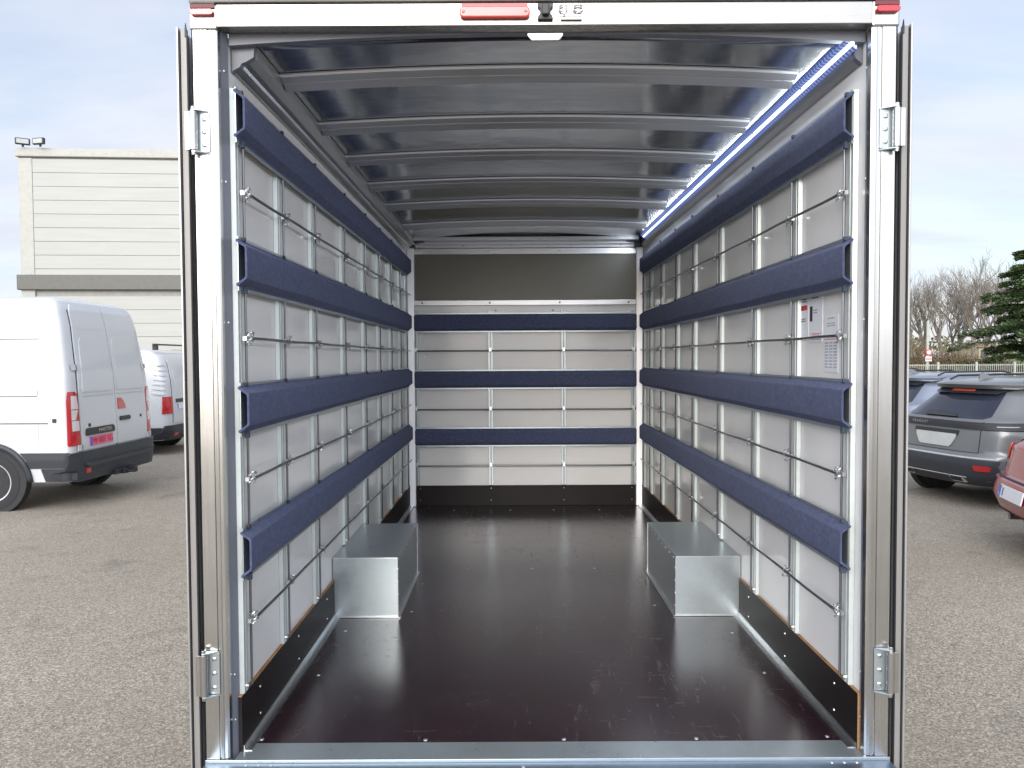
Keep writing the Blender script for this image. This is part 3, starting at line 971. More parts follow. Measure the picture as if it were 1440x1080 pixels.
def strokes(u0, u1, v, n, mt, rows=1, h=0.018, gap=0.04):
    out = []
    for r_ in range(rows):
        u = u0
        while u < u1:
            w = random.uniform(0.3, 0.8) * (u1 - u0) / n
            out.append((u, min(u1, u + w), v + r_ * gap, v + r_ * gap + h * random.uniform(0.7, 1.1), mt))
            u += w + 0.12 * (u1 - u0) / n
    return out


notice(3.03, 2.905, 1.845, 2.055, strokes(0.12, 0.8, 0.06, 3, 'inkgrey', 2) + strokes(0.1, 0.85, 0.24, 3, 'ink', 2, 0.02) + [(0.08, 0.92, 0.36, 0.45, 'inkred')]
       + [(0.16, 0.24, 0.385, 0.425, 'paper'), (0.34, 0.42, 0.385, 0.425, 'paper'), (0.5, 0.62, 0.385, 0.425, 'paper')] + strokes(0.15, 0.8, 0.60, 3, 'ink', 2))
notice(2.895, 2.775, 1.835, 2.070, [(0.12, 0.80, 0.06, 0.20, 'ink'), (0.28, 0.62, 0.09, 0.17, 'inkgrey'), (0.05, 0.25, 0.42, 0.66, 'ink')] + strokes(0.1, 0.9, 0.23, 3, 'inkred', 1, 0.02)
       + strokes(0.2, 0.7, 0.28, 3, 'ink') + strokes(0.32, 0.62, 0.48, 2, 'inkgrey', 2) + strokes(0.2, 0.8, 0.86, 3, 'inkred', 2, 0.015, 0.035)
       + [(0.08, 0.9, 0.95, 0.962, 'inkgrey'), (0.9, 0.92, 0.84, 0.96, 'inkgrey'), (0.08, 0.10, 0.84, 0.96, 'inkgrey')])
notice(2.755, 2.640, 1.725, 1.930, strokes(0.25, 0.75, 0.05, 2, 'inkgrey') + strokes(0.2, 0.8, 0.14, 4, 'inkgrey', 2) + [(0.02, 0.98, 0.42, 0.43, 'inkred')]
       + [m_ for c0 in (0.05, 0.38, 0.70) for m_ in strokes(c0, c0 + 0.24, 0.48, 3, 'inkgrey', 9, 0.02, 0.053)])

# rear wheels of the truck
for sx in (-1, 1):
    xc = XM + sx * 0.93
    MB().tube([(xc - 0.09, 4.13, 0.33), (xc + 0.09, 4.13, 0.33)], 0.33, 28).build('wheel', M['tyre'], truck, 0.02, smooth=True)
MB().tube([(XM - 0.9, 4.13, 0.30), (XM + 0.9, 4.13, 0.30)], 0.05, 10).build('axle', M['rod'], truck)
for x in (XM - 0.42, XM + 0.42):
    MB().box(x - 0.03, x + 0.03, 2.7, 8.5, 0.26, 0.353).build('chassis_rail', M['clad'], truck)
cabz = MB()
cabz.prism([(6.75, 0.35), (9.0, 0.35), (9.1, 1.1), (8.6, 1.3), (7.9, 2.15), (6.75, 2.2)], 'x', XM - 0.98, XM + 0.98)
cabz.build('cab', M['white'], truck, 0.06)
for sx in (-1, 1):
    xc = XM + sx * 0.90
    MB().tube([(xc - 0.1, 8.2, 0.33), (xc + 0.1, 8.2, 0.33)], 0.33, 28).build('wheel', M['tyre'], truck, 0.02, smooth=True)

# ------------------------------------------------------------------ vehicles built from horizontal slices


def lerp_tab(tab, z):
    if z <= tab[0][0]:
        return tab[0][1]
    for (a, b), (c, d) in zip(tab, tab[1:]):
        if z <= c:
            return b + (d - b) * (z - a) / (c - a)
    return tab[-1][1]


class Car:
    """x forward from the rear face, y to the car's left, z up"""

    def __init__(s, rear, width, front, zs, n=4.5, rr=0.55, rf=0.9, mat=None, root=None, nseg=18):
        s.rear, s.width, s.front, s.n, s.rr, s.rf, s.root = rear, width, front, n, rr, rf, root
        b = MB()
        rings = []
        for z in zs:
            ring = []
            w = lerp_tab(width, z)
            xr, xf = lerp_tab(rear, z), lerp_tab(front, z)
            rr_ = min(rr, (xf - xr) * 0.45)
            rf_ = min(rf, (xf - xr) * 0.45)
            for k in range(-nseg, nseg + 1):
                a = k / nseg * PI / 2
                ca, sa = math.cos(a), math.sin(a)
                y = w * math.copysign(abs(sa) ** (2 / n), sa)
                x = xr + rr_ * (1 - abs(ca) ** (2 / n))
                ring.append((x, y, z))
            for k in range(1, 12):
                ring.append((xr + rr_ + (xf - rf_ - xr - rr_) * k / 12, w, z))
            for k in range(nseg, -nseg - 1, -1):
                a = k / nseg * PI / 2
                ca, sa = math.cos(a), math.sin(a)
                ring.append((xf - rf_ * (1 - abs(ca) ** (2 / n)), w * math.copysign(abs(sa) ** (2 / n), sa), z))
            for k in range(11, 0, -1):
                ring.append((xr + rr_ + (xf - rf_ - xr - rr_) * k / 12, -w, z))
            rings.append(ring)
        m = len(rings[0])
        vs = [p for q in rings for p in q]
        fs = [(i * m + k, i * m + (k + 1) % m, (i + 1) * m + (k + 1) % m, (i + 1) * m + k) for i in range(len(zs) - 1) for k in range(m)]
        fs.append(tuple(range(m))[::-1])
        fs.append(tuple(range((len(zs) - 1) * m, len(zs) * m)))
        b.add(vs, fs)
        s.body = b.build('body', mat, root, smooth=True, off=(0, 0, 0))

    def px(s, y, z):
        w = lerp_tab(s.width, z)
        xr = lerp_tab(s.rear, z)
        t = min(1, abs(y) / w)
        return xr + s.rr * (1 - max(0.0, (1 - t ** s.n)) ** (1 / s.n))

    def py(s, x, z):
        w = lerp_tab(s.width, z)
        xr = lerp_tab(s.rear, z)
        t = (x - xr) / s.rr
        if t >= 1:
            return w
        t = max(0.0, t)
        return w * (1 - (1 - t) ** s.n) ** (1 / s.n)

    def rear_patch(s, name, rows, mat, off=0.006, cols=10, sub=6, parent=None, label=None, th=0.012, smooth=True):
        """rows: (z, y0, y1)"""
        R_ = []
        for (a, b) in zip(rows, rows[1:]):
            for k in range(sub):
                t_ = k / sub
                R_.append(tuple(a[i] + (b[i] - a[i]) * t_ for i in range(3)))
        R_.append(rows[-1])
        vs, vb = [], []
        for z, ya, yb in R_:
            for c in range(cols + 1):
                y = ya + (yb - ya) * c / cols
                w = lerp_tab(s.width, z)
                x = s.px(y, z)
                # outward push: mostly backwards, sideways near the corner
                sd = max(0, abs(y) / w - 0.86) / 0.14
                vs.append((x - off * (1 - 0.4 * sd), y + math.copysign(off * 0.9 * sd, y), z))
                vb.append((x - (off - th) * (1 - 0.4 * sd), y, z))
        m = cols + 1
        n_ = len(R_)
        fs = [(i * m + c, i * m + c + 1, (i + 1) * m + c + 1, (i + 1) * m + c) for i in range(n_ - 1) for c in range(cols)]
        o_ = len(vs)
        edge = [c for c in range(m)] + [i * m + cols for i in range(1, n_)] + [(n_ - 1) * m + c for c in range(cols - 1, -1, -1)] + [i * m for i in range(n_ - 2, 0, -1)]
        for a, b in zip(edge, edge[1:] + edge[:1]):
            fs.append((a, b, b + o_, a + o_))
        return MB().add(vs + vb, fs).build(name, mat, parent or s.root, smooth=smooth, off=(0, 0, 0), label=label)

    def side_patch(s, name, rows, side, mat, off=0.006, cols=10, sub=4, parent=None, th=0.012, label=None):
        """rows: (z, x0, x1); side +1 left, -1 right"""
        R_ = []
        for (a, b) in zip(rows, rows[1:]):
            for k in range(sub):
                t_ = k / sub
                R_.append(tuple(a[i] + (b[i] - a[i]) * t_ for i in range(3)))
        R_.append(rows[-1])
        vs, vb = [], []
        for z, xa, xb in R_:
            for c in range(cols + 1):
                x = xa + (xb - xa) * c / cols
                y = s.py(x, z)
                vs.append((x, side * (y + off), z))
                vb.append((x, side * (y + off - th), z))
        m = cols + 1
        n_ = len(R_)
        fs = [(i * m + c, i * m + c + 1, (i + 1) * m + c + 1, (i + 1) * m + c) for i in range(n_ - 1) for c in range(cols)]
        o_ = len(vs)
        edge = [c for c in range(m)] + [i * m + cols for i in range(1, n_)] + [(n_ - 1) * m + c for c in range(cols - 1, -1, -1)] + [i * m for i in range(n_ - 2, 0, -1)]
        for a, b in zip(edge, edge[1:] + edge[:1]):
            fs.append((a, b, b + o_, a + o_))
        return MB().add(vs + vb, fs).build(name, mat, parent or s.root, smooth=True, off=(0, 0, 0), label=label)

    def wheel(s, x, side, r, w=0.2, wy=None, rim=None):
        y = (wy if wy else lerp_tab(s.width, 0.5)) * side
        yi = y - side * w
        # dark arch opening: disc slightly proud of body
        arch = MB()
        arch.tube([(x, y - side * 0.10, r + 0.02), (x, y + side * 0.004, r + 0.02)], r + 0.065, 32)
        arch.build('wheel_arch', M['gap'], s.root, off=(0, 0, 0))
        t_ = MB()
        pr = [(yi, r * 0.8), (yi + side * 0.02, r * 0.98), (y - side * 0.03, r), (y + side * 0.008, r * 0.96), (y + side * 0.016, r * 0.82), (y + side * 0.010, r * 0.68)]
        vs = []
        K = 32
        for (yy, rr_) in pr:
            for k in range(K):
                a = 2 * PI * k / K
                vs.append((x + rr_ * math.cos(a), yy, r + rr_ * math.sin(a)))
        fs = [(i * K + k, i * K + (k + 1) % K, (i + 1) * K + (k + 1) % K, (i + 1) * K + k) for i in range(len(pr) - 1) for k in range(K)]
        fs.append(tuple(range(K)))
        t_.add(vs, fs)
        wo = t_.build('wheel', M['tyre'], s.root, smooth=True, off=(0, 0, 0))
        rm = MB()
        pr = [(y + side * 0.011, r * 0.68), (y + side * 0.002, r * 0.62), (y - side * 0.01, r * 0.35), (y + side * 0.012, r * 0.22), (y + side * 0.015, 0.001)]
        vs = []
        for (yy, rr_) in pr:
            for k in range(K):
                a = 2 * PI * k / K
                vs.append((x + rr_ * math.cos(a), yy, r + rr_ * math.sin(a)))
        fs = [(i * K + k, i * K + (k + 1) % K, (i + 1) * K + (k + 1) % K, (i + 1) * K + k) for i in range(len(pr) - 1) for k in range(K)]
        rm.add(vs, fs)
        rm.build('rim', rim or M['rim'], wo, smooth=True, off=(0, 0, 0))
        h = MB()
        for k in range(10):
            a = 2 * PI * k / 10
            h.prism(pill(x + 0.5 * r * math.cos(a), r + 0.5 * r * math.sin(a), 0.05, 0.05), 'y', y + side * 0.0, y + side * 0.007)
        h.build('vent_hole', M['gap'], wo, off=(0, 0, 0), kind='stuff')
        return wo


def frange(a, b, n):
    return [a + (b - a) * i / n for i in range(n + 1)]


# ---- tall white panel van, heading left, rear to the right
mvan = thing('panel_van', 'tall white panel van with tail lamps and pink number plate, nearest vehicle on the left', 'van', (-5.17, 9.88, 0), PI, world=False)
zs = [0.34, 0.40] + frange(0.46, 2.28, 30) + [2.35, 2.41, 2.46, 2.50, 2.53, 2.55, 2.56]
V = Car(rear=[(0.34, 0.04), (0.45, 0.03), (0.80, 0.03), (1.45, 0.06), (1.60, 0.07), (2.20, 0.16), (2.40, 0.21), (2.50, 0.26), (2.55, 0.36), (2.56, 0.50)],
        width=[(0.34, 0.98), (0.6, 1.015), (1.3, 1.02), (1.6, 0.995), (2.20, 0.925), (2.40, 0.90), (2.50, 0.85), (2.55, 0.74), (2.56, 0.64)],
        front=[(0.34, 5.45), (0.6, 5.55), (1.0, 5.5), (1.25, 5.2), (1.4, 4.8), (2.1, 4.0), (2.4, 3.7), (2.55, 3.3), (2.56, 3.2)],
        zs=zs, n=9, rr=0.24, rf=0.8, mat=M['white'], root=mvan)
V.wheel(0.98, 1, 0.345, 0.22, 1.015)
V.wheel(0.98, -1, 0.345, 0.22, 1.015)
V.wheel(4.55, 1, 0.345, 0.22, 1.015)
V.wheel(4.55, -1, 0.345, 0.22, 1.015)
# shut line down the middle: dark strip beneath two proud doors
V.rear_patch('shut_line', [(0.66, -0.012, 0.012), (2.44, -0.012, 0.012)], M['gap'], 0.004, 2, 20)
for sd, nm in ((1, 'rear_door'), (-1, 'rear_door')):
    rows = [(0.70, 0.006, 0.80), (1.0, 0.006, 0.82), (1.55, 0.006, 0.80), (2.0, 0.006, 0.77), (2.38, 0.006, 0.72), (2.47, 0.006, 0.65)]
    rows = [(z, sd * a, sd * b) for z, a, b in rows]
    dr = V.rear_patch(nm, rows, M['white'], 0.014, 12, 8)
    # pressed blank window field and lower crease
    rows = [(1.40, sd * 0.07, sd * 0.74), (1.44, sd * 0.06, sd * 0.75), (2.02, sd * 0.07, sd * 0.68), (2.06, sd * 0.10, sd * 0.62)]
    V.rear_patch('pressed_panel', rows, M['white'], 0.026, 12, 4, dr)
    V.rear_patch('pressed_crease', [(1.350, sd * 0.05, sd * 0.75), (1.362, sd * 0.05, sd * 0.75)], M['white2'], 0.024, 12, 2, dr, th=0.02)
    # tail lamp on the corner
    tl = V.rear_patch('tail_lamp', [(0.765, sd * 0.83, sd * 1.003), (0.80, sd * 0.83, sd * 1.006), (1.30, sd * 0.83, sd * 0.998), (1.38, sd * 0.85, sd * 0.985), (1.41, sd * 0.88, sd * 0.975)], M['redlens'], 0.012, 14, 5)
    V.rear_patch('clear_lens', [(0.94, sd * 0.85, sd * 0.955), (1.06, sd * 0.85, sd * 0.955)], M['clearlens'], 0.020, 6, 3, tl)
    V.rear_patch('clear_lens', [(1.20, sd * 0.85, sd * 0.955), (1.36, sd * 0.87, sd * 0.945)], M['clearlens'], 0.020, 6, 3, tl)
    V.rear_patch('clear_lens', [(1.07, sd * 0.90, sd * 0.955), (1.19, sd * 0.86, sd * 0.955)], M['clearlens'], 0.020, 6, 3, tl)
    # hinges
    for z in (0.735, 1.70):
        V.rear_patch('door_hinge', [(z - 0.035, sd * 0.77, sd * 0.90), (z + 0.035, sd * 0.77, sd * 0.90)], M['white2'], 0.030, 5, 2)
        V.rear_patch('hinge_gap', [(z - 0.030, sd * 0.825, sd * 0.835), (z + 0.030, sd * 0.825, sd * 0.835)], M['gap'], 0.033, 1, 1)
V.rear_patch('door_line', [(0.72, 0.825, 0.835), (1.6, 0.815, 0.825), (2.40, 0.73, 0.74)], M['gap'], 0.004, 2, 10)
V.rear_patch('door_line', [(0.72, -0.835, -0.825), (1.6, -0.825, -0.815), (2.40, -0.74, -0.73)], M['gap'], 0.004, 2, 10)
# roof height seam
V.rear_patch('shut_line', [(2.168, 0.12, 0.70), (2.173, 0.12, 0.70)], M['white2'], 0.0155, 8, 1)
# stop lamp, handle, lock, badges, plate (left door is +y = nearer the camera)
V.rear_patch('stop_lamp', [(1.145, -0.05, -0.235), (1.18, -0.05, -0.23), (1.25, -0.05, -0.18), (1.29, -0.05, -0.12)], M['redlens'], 0.026, 6, 3)
V.rear_patch('door_handle', [(0.99, -0.08, -0.32), (1.02, -0.07, -0.33), (1.045, -0.09, -0.31)], M['blackpl'], 0.036, 6, 3, th=0.03)
V.rear_patch('door_lock', [(0.97, 0.62, 0.66), (1.01, 0.62, 0.66)], M['blackpl'], 0.022, 2, 2)
V.rear_patch('door_lock', [(1.00, -0.62, -0.655), (1.035, -0.62, -0.655)], M['blackpl'], 0.022, 2, 2)
bz = V.rear_patch('badge_strip', [(0.865, 0.10, 0.72), (0.885, 0.08, 0.74), (0.94, 0.09, 0.73), (0.955, 0.12, 0.70)], M['blackpl'], 0.030, 8, 3)
pl_ = V.rear_patch('number_plate', [(0.735, 0.14, 0.66), (0.845, 0.14, 0.66)], M['pinkplate'], 0.026, 3, 1)
V.rear_patch('plate_band', [(0.737, 0.615, 0.658), (0.843, 0.615, 0.658)], M['blueband'], 0.0285, 1, 1, pl_)
rot_text = Matrix(((0, 0, -1, 0), (-1, 0, 0, 0), (0, 1, 0, 0), (0, 0, 0, 1)))      # text facing -x, reading towards -y
textmesh('plate_lettering', 'W 087 TG', 0.105, M['inkred'], mvan, Matrix.Translation((V.px(0.37, 0.79) - 0.030, 0.375, 0.79)) @ rot_text)
textmesh('badge_lettering', 'MASTER', 0.062, M['chrome'], mvan, Matrix.Translation((V.px(0.30, 0.91) - 0.033, 0.32, 0.912)) @ rot_text @ Matrix.Scale(1.35, 4, (1, 0, 0)))
# bumper
V.rear_patch('bumper', [(0.33, -0.90, 0.90), (0.36, -0.985, 0.985), (0.50, -1.00, 1.00), (0.655, -1.004, 1.004), (0.68, -0.99, 0.99)], M['clad'], 0.05, 28, 5, th=0.09)
V.rear_patch('bumper_step', [(0.50, -0.80, 0.80), (0.53, -0.82, 0.82), (0.545, -0.80, 0.80)], M['clad'], 0.10, 16, 2, th=0.06)
V.rear_patch('reflector', [(0.42, 0.72, 0.80), (0.48, 0.72, 0.80)], M['redlens'], 0.062, 3, 1)
for sd in (1, -1):
    V.side_patch('side_cladding', [(0.505, 0.06, 0.56), (0.60, 0.06, 0.57), (0.69, 0.07, 0.64)], sd, M['clad'], 0.012)
    V.side_patch('side_cladding', [(0.345, 0.09, 0.36), (0.42, 0.06, 0.38), (0.50, 0.06, 0.40)], sd, M['clad'], 0.014)
    for wx_ in (0.98, 4.55):
        am = MB()
        ins, outs = [], []
        for k in range(25):
            a = PI * k / 24
            for rr_, lst in ((0.405, ins), (0.47, outs)):
                lst.append((wx_ + rr_ * math.cos(a), sd * (V.py(wx_ + rr_ * math.cos(a), 0.345 + rr_ * math.sin(a)) + 0.018), 0.345 + rr_ * math.sin(a)))
        am.add(ins + outs, [(k, k + 1, 25 + k + 1, 25 + k) for k in range(24)])
        ao = am.build('arch_trim', M['clad'], mvan, off=(0, 0, 0), smooth='all')
        sm_ = ao.modifiers.new('solid', 'SOLIDIFY'); sm_.thickness = 0.03; sm_.offset = 0
    V.side_patch('side_cladding', [(0.50, 1.46, 4.0), (0.70, 1.40, 4.0)], sd, M['clad'], 0.012)
    V.side_patch('rubbing_line', [(1.035, 0.30, 4.0), (1.045, 0.30, 4.0)], sd, M['gap'], 0.003, th=0.008)
    V.side_patch('swage_line', [(1.355, 0.42, 2.5), (1.362, 0.42, 2.5)], sd, M['gap'], 0.0025, th=0.008)
    V.side_patch('swage_panel', [(1.37, 0.42, 2.5), (1.43, 0.42, 2.5)], sd, M['white'], 0.012)
    V.side_patch('swage_line', [(2.035, 0.42, 3.2), (2.043, 0.42, 3.2)], sd, M['gap'], 0.003, th=0.008)
    V.side_patch('swage_line', [(0.72, 0.415, 0.42), (2.35, 0.415, 0.42)], sd, M['white2'], 0.003, 2, 12, th=0.008)
    V.side_patch('filler_plug', [(1.05, 0.20, 0.245), (1.095, 0.20, 0.245)], sd, M['blackpl'], 0.008, 2, 1)
tb = MB()
tb.box(-0.10, 0.4, -0.05, 0.05, 0.30, 0.36)
tb.box(-0.06, 0.1, -0.28, 0.20, 0.31, 0.37)
tb.tube([(-0.10, 0, 0.33), (-0.20, 0, 0.33), (-0.22, 0, 0.38)], 0.018, 8)
tb.box(-0.16, -0.06, -0.16, -0.08, 0.30, 0.38)
tb.build('tow_bar', M['blackpl'], mvan, 0.004, off=(0, 0, 0))

# ---- smaller white van behind
svan = thing('small_van', 'low white van with chevron vents beside its tail lamp, parked behind the tall van', 'van', (-6.35, 14.9, 0), PI, world=False)
V2 = Car(rear=[(0.28, 0.10), (0.4, 0.03), (0.9, 0.03), (1.4, 0.06), (1.75, 0.16), (1.9, 0.24), (1.97, 0.4), (1.99, 0.6)],
         width=[(0.28, 0.90), (0.5, 0.95), (1.1, 0.955), (1.75, 0.86), (1.9, 0.80), (1.97, 0.70), (1.99, 0.6)],
         front=[(0.28, 4.9), (0.6, 5.0), (0.95, 4.9), (1.1, 4.4), (1.9, 3.4), (1.99, 3.1)],
         zs=[0.28, 0.34] + frange(0.4, 1.75, 20) + [1.82, 1.88, 1.93, 1.97, 1.99], n=6, rr=0.3, mat=M['white'], root=svan)
for sd in (1, -1):
    V2.wheel(0.95, sd, 0.33, 0.2, 0.955)
    V2.wheel(4.0, sd, 0.33, 0.2, 0.955)
    V2.rear_patch('rear_door', [(z, sd * a, sd * b) for z, a, b in ((0.60, 0.006, 0.72), (1.4, 0.006, 0.72), (1.80, 0.006, 0.64))], M['white'], 0.012)
    V2.rear_patch('pressed_panel', [(z, sd * a, sd * b) for z, a, b in ((1.15, 0.06, 0.64), (1.66, 0.06, 0.58))], M['white'], 0.018)
    V2.rear_patch('tail_lamp', [(0.78, sd * 0.74, sd * 0.945), (1.10, sd * 0.74, sd * 0.94)], M['redlens'], 0.014)
    V2.rear_patch('door_line', [(0.60, sd * 0.725, sd * 0.735), (1.4, sd * 0.725, sd * 0.735), (1.8, sd * 0.645, sd * 0.655)], M['gap'], 0.004)
    V2.side_patch('side_cladding', [(0.29, 0.13, 0.55), (0.52, 0.07, 0.55)], sd, M['clad'], 0.014)
V2.rear_patch('bumper', [(0.28, -0.84, 0.84), (0.32, -0.92, 0.92), (0.5, -0.94, 0.94), (0.56, -0.92, 0.92)], M['clad'], 0.05, 20, 3, th=0.08)
V2.rear_patch('reflector', [(0.36, 0.62, 0.76), (0.42, 0.62, 0.76)], M['redlens'], 0.058, 3, 1)
V2.rear_patch('badge_strip', [(0.98, -0.35, 0.62), (1.05, -0.35, 0.62)], M['blackpl'], 0.026, 4, 1)
p2 = V2.rear_patch('number_plate', [(0.86, 0.10, 0.60), (0.96, 0.10, 0.60)], M['whiteplate'], 0.024, 3, 1)
V2.rear_patch('plate_band', [(0.862, 0.555, 0.598), (0.958, 0.555, 0.598)], M['blueband'], 0.0265, 1, 1, p2)
for k in range(7):
    z = 1.13 + 0.088 * k
    V2.side_patch('chevron_vent', [(z, 0.10, 0.16), (z + 0.022, 0.10, 0.30), (z + 0.034, 0.20, 0.32)], 1, M['white2'], 0.022, 5, 3, th=0.03)
MB().box(0.30, 0.34, -0.75, 0.86, 2.06, 2.09).box(0.28, 0.36, 0.74, 0.82, 1.97, 2.07).box(0.28, 0.36, -0.76, -0.70, 1.97, 2.07).build('roof_bar', M['blackpl'], svan, 0.004, off=(0, 0, 0))


# ---- hatchback SUVs
def suv(name, label, cat, loc, rz, mat, detail=True, rails=True, glass='glass', group=None):
    root = thing(name, label, cat, loc, rz, world=False, group=group)
    C = Car(rear=[(0.26, 0.16), (0.34, 0.05), (0.52, 0.0), (0.62, 0.02), (0.66, 0.06), (0.98, 0.10), (1.02, 0.12), (1.08, 0.20), (1.38, 0.56), (1.44, 0.50), (1.47, 0.58), (1.50, 0.85), (1.51, 1.05)],
            width=[(0.26, 0.80), (0.40, 0.86), (0.60, 0.885), (0.90, 0.88), (1.02, 0.82), (1.08, 0.76), (1.38, 0.61), (1.44, 0.58), (1.48, 0.52), (1.51, 0.40)],
            front=[(0.26, 4.1), (0.55, 4.3), (0.75, 4.22), (0.88, 4.0), (0.98, 3.3), (1.02, 3.1), (1.40, 2.45), (1.48, 2.2), (1.51, 2.0)],
            zs=[0.26, 0.30, 0.34, 0.40, 0.46, 0.52, 0.57, 0.62, 0.64, 0.66, 0.70] + frange(0.75, 0.98, 5) + [1.00, 1.02, 1.05, 1.08] + frange(1.12, 1.38, 6) + [1.41, 1.44, 1.455, 1.47, 1.485, 1.50, 1.51],
            n=3.6, rr=0.62, rf=0.9, mat=mat, root=root)
    for sd in (1, -1):
        C.wheel(0.86, sd, 0.345, 0.2, 0.885, M['rimdark'])
        C.wheel(3.45, sd, 0.345, 0.2, 0.885, M['rimdark'])
        C.side_patch('side_window', [(1.06, 0.78, 2.95), (1.10, 0.84, 2.85), (1.34, 1.10, 2.50), (1.38, 1.30, 2.40)], sd, M[glass], 0.006, 14)
        C.side_patch('side_cladding', [(0.27, 0.30, 3.6), (0.44, 0.22, 3.9)], sd, M['clad'], 0.010, 14)
        # cladding band that follows the wheel arch
        a_ = MB()
        pts_o, pts_i = [], []
        for k in range(17):
            a = PI * k / 16
            for rr_, lst in ((0.47, pts_o), (0.40, pts_i)):
                x = 0.86 + rr_ * math.cos(a)
                z = 0.345 + rr_ * math.sin(a)
                lst.append((x, sd * (C.py(x, z) + 0.012), z))
        a_.add(pts_o + pts_i, [(k, k + 1, 17 + k + 1, 17 + k) for k in range(16)])
        a_.build('arch_trim', M['clad'], root, off=(0, 0, 0), smooth='all')
    # rear window with the spoiler above it
    C.rear_patch('rear_window', [(1.045, -0.56, 0.56), (1.07, -0.61, 0.61), (1.33, -0.50, 0.50), (1.37, -0.47, 0.47)], M['bluglass' if detail else glass], 0.008, 14, 5)
    C.rear_patch('spoiler', [(1.385, -0.55, 0.55), (1.40, -0.585, 0.585), (1.45, -0.56, 0.56), (1.47, -0.51, 0.51)], mat, 0.10, 14, 3, th=0.16)
    C.rear_patch('spoiler_lip', [(1.325, -0.46, 0.46), (1.375, -0.54, 0.54)], M['blackpl'], 0.055, 12, 2, th=0.06)
    if detail:
        C.rear_patch('stop_lamp', [(1.352, -0.17, 0.17), (1.378, -0.17, 0.17)], M['orange'], 0.062, 6, 1)
        # wiper
        C.rear_patch('wiper', [(1.06, -0.25, 0.24), (1.085, -0.20, 0.25), (1.10, -0.05, 0.25), (1.115, 0.10, 0.20)], M['blackpl'], 0.035, 8, 3, th=0.02)
        # black full-width strip with lamps
        st_ = C.rear_patch('lamp_strip', [(0.925, -0.86, 0.86), (0.935, -0.872, 0.872), (1.0, -0.845, 0.845), (1.01, -0.825, 0.825)], M['rubber'], 0.016, 28, 3)
        for sd in (1, -1):
            C.rear_patch('tail_lamp', [(0.93, sd * 0.66, sd * 0.872), (1.0, sd * 0.64, sd * 0.86), (1.012, sd * 0.66, sd * 0.845)], simple('smoked_lamp_lens', (0.035, 0.034, 0.038), 0.3, 0.0, 0.1, 30, Specular_IOR_Level=0.25), 0.026, 10, 3)
            C.rear_patch('light_bar', [(0.965, sd * 0.74, sd * 0.83), (0.975, sd * 0.74, sd * 0.83)], M['inkgrey'], 0.030, 6, 1)
        textmesh('strip_lettering', 'P E U G E O T', 0.042, M['inkgrey'], root, Matrix.Translation((C.px(0.28, 0.967) - 0.019, 0.26, 0.967)) @ rot_text)
        # plate blank
        C.rear_patch('plate_recess', [(0.84, -0.33, 0.33), (0.90, -0.34, 0.34)], M['blackpl'], 0.012, 6, 1)
        C.rear_patch('plate_blank', [(0.70, -0.22, 0.22), (0.72, -0.25, 0.25), (0.80, -0.30, 0.30), (0.855, -0.315, 0.315)], M['plateholder'], 0.016, 6, 2)
        C.rear_patch('shut_line', [(0.655, -0.60, 0.60), (0.662, -0.60, 0.60)], M['gap'], 0.004, 12, 1, th=0.01)
        for sd in (1, -1):
            C.rear_patch('shut_line', [(0.66, sd * 0.60, sd * 0.607), (1.02, sd * 0.60, sd * 0.607)], M['gap'], 0.004, 2, 6, th=0.01)
            C.rear_patch('rear_reflector', [(0.455, sd * 0.60, sd * 0.74), (0.50, sd * 0.60, sd * 0.76), (0.52, sd * 0.60, sd * 0.72)], M['redlens'], 0.02, 5, 2)
            C.rear_patch('exhaust_trim', [(0.30, sd * 0.30, sd * 0.46), (0.36, sd * 0.29, sd * 0.47)], M['chrome'], 0.055, 4, 1, th=0.06)
            C.rear_patch('exhaust_hole', [(0.312, sd * 0.315, sd * 0.445), (0.348, sd * 0.31, sd * 0.45)], M['gap'], 0.058, 3, 1)
        C.rear_patch('chrome_line', [(0.595, -0.78, 0.45), (0.612, -0.78, 0.48)], M['rim'], 0.012, 16, 1)
        C.rear_patch('chrome_line', [(0.365, -0.50, 0.62), (0.375, -0.50, 0.62)], M['rim'], 0.030, 16, 1)
    C.rear_patch('bumper', [(0.27, -0.74, 0.74), (0.30, -0.78, 0.78), (0.45, -0.845, 0.845), (0.585, -0.86, 0.86)], M['clad'], 0.010, 24, 3)
    if rails:
        for sd in (1, -1):
            MB().tube([(0.80, sd * 0.55, 1.475), (0.92, sd * 0.555, 1.525), (2.0, sd * 0.56, 1.535), (2.25, sd * 0.555, 1.48)], 0.014, 8).build('roof_rail', M['blackpl'], root, smooth=True, off=(0, 0, 0))
    fin = MB().add([(0.70, -0.015, 1.495), (0.70, 0.015, 1.495), (0.93, 0.02, 1.50), (0.93, -0.02, 1.50), (0.76, 0, 1.575), (0.72, 0, 1.57)],
                   [(0, 1, 5), (1, 2, 4, 5), (2, 3, 4), (3, 0, 5, 4), (0, 3, 2, 1)])
    fin.build('roof_antenna', M['greycar'], root, off=(0, 0, 0))
    return root, C


suv('suv_car', 'grey SUV with blank number plate and full-width black lamp strip, seen from behind', 'car', (5.13, 9.22, 0), R(13), M['greycar'])
suv('parked_car', 'blue-grey car with tinted windows just behind the grey SUV', 'car', (5.85, 12.3, 0), R(12), M['silver'], detail=False, group='cars behind the grey SUV')
suv('parked_car', 'white car with black roof rails two places behind the grey SUV', 'car', (6.2, 15.6, 0), R(14), M['white'], detail=False, group='cars behind the grey SUV')
suv('parked_car', 'white car farthest back in the row before the fence', 'car', (7.2, 18.9, 0), R(14), M['white2'], detail=False, group='cars behind the grey SUV')

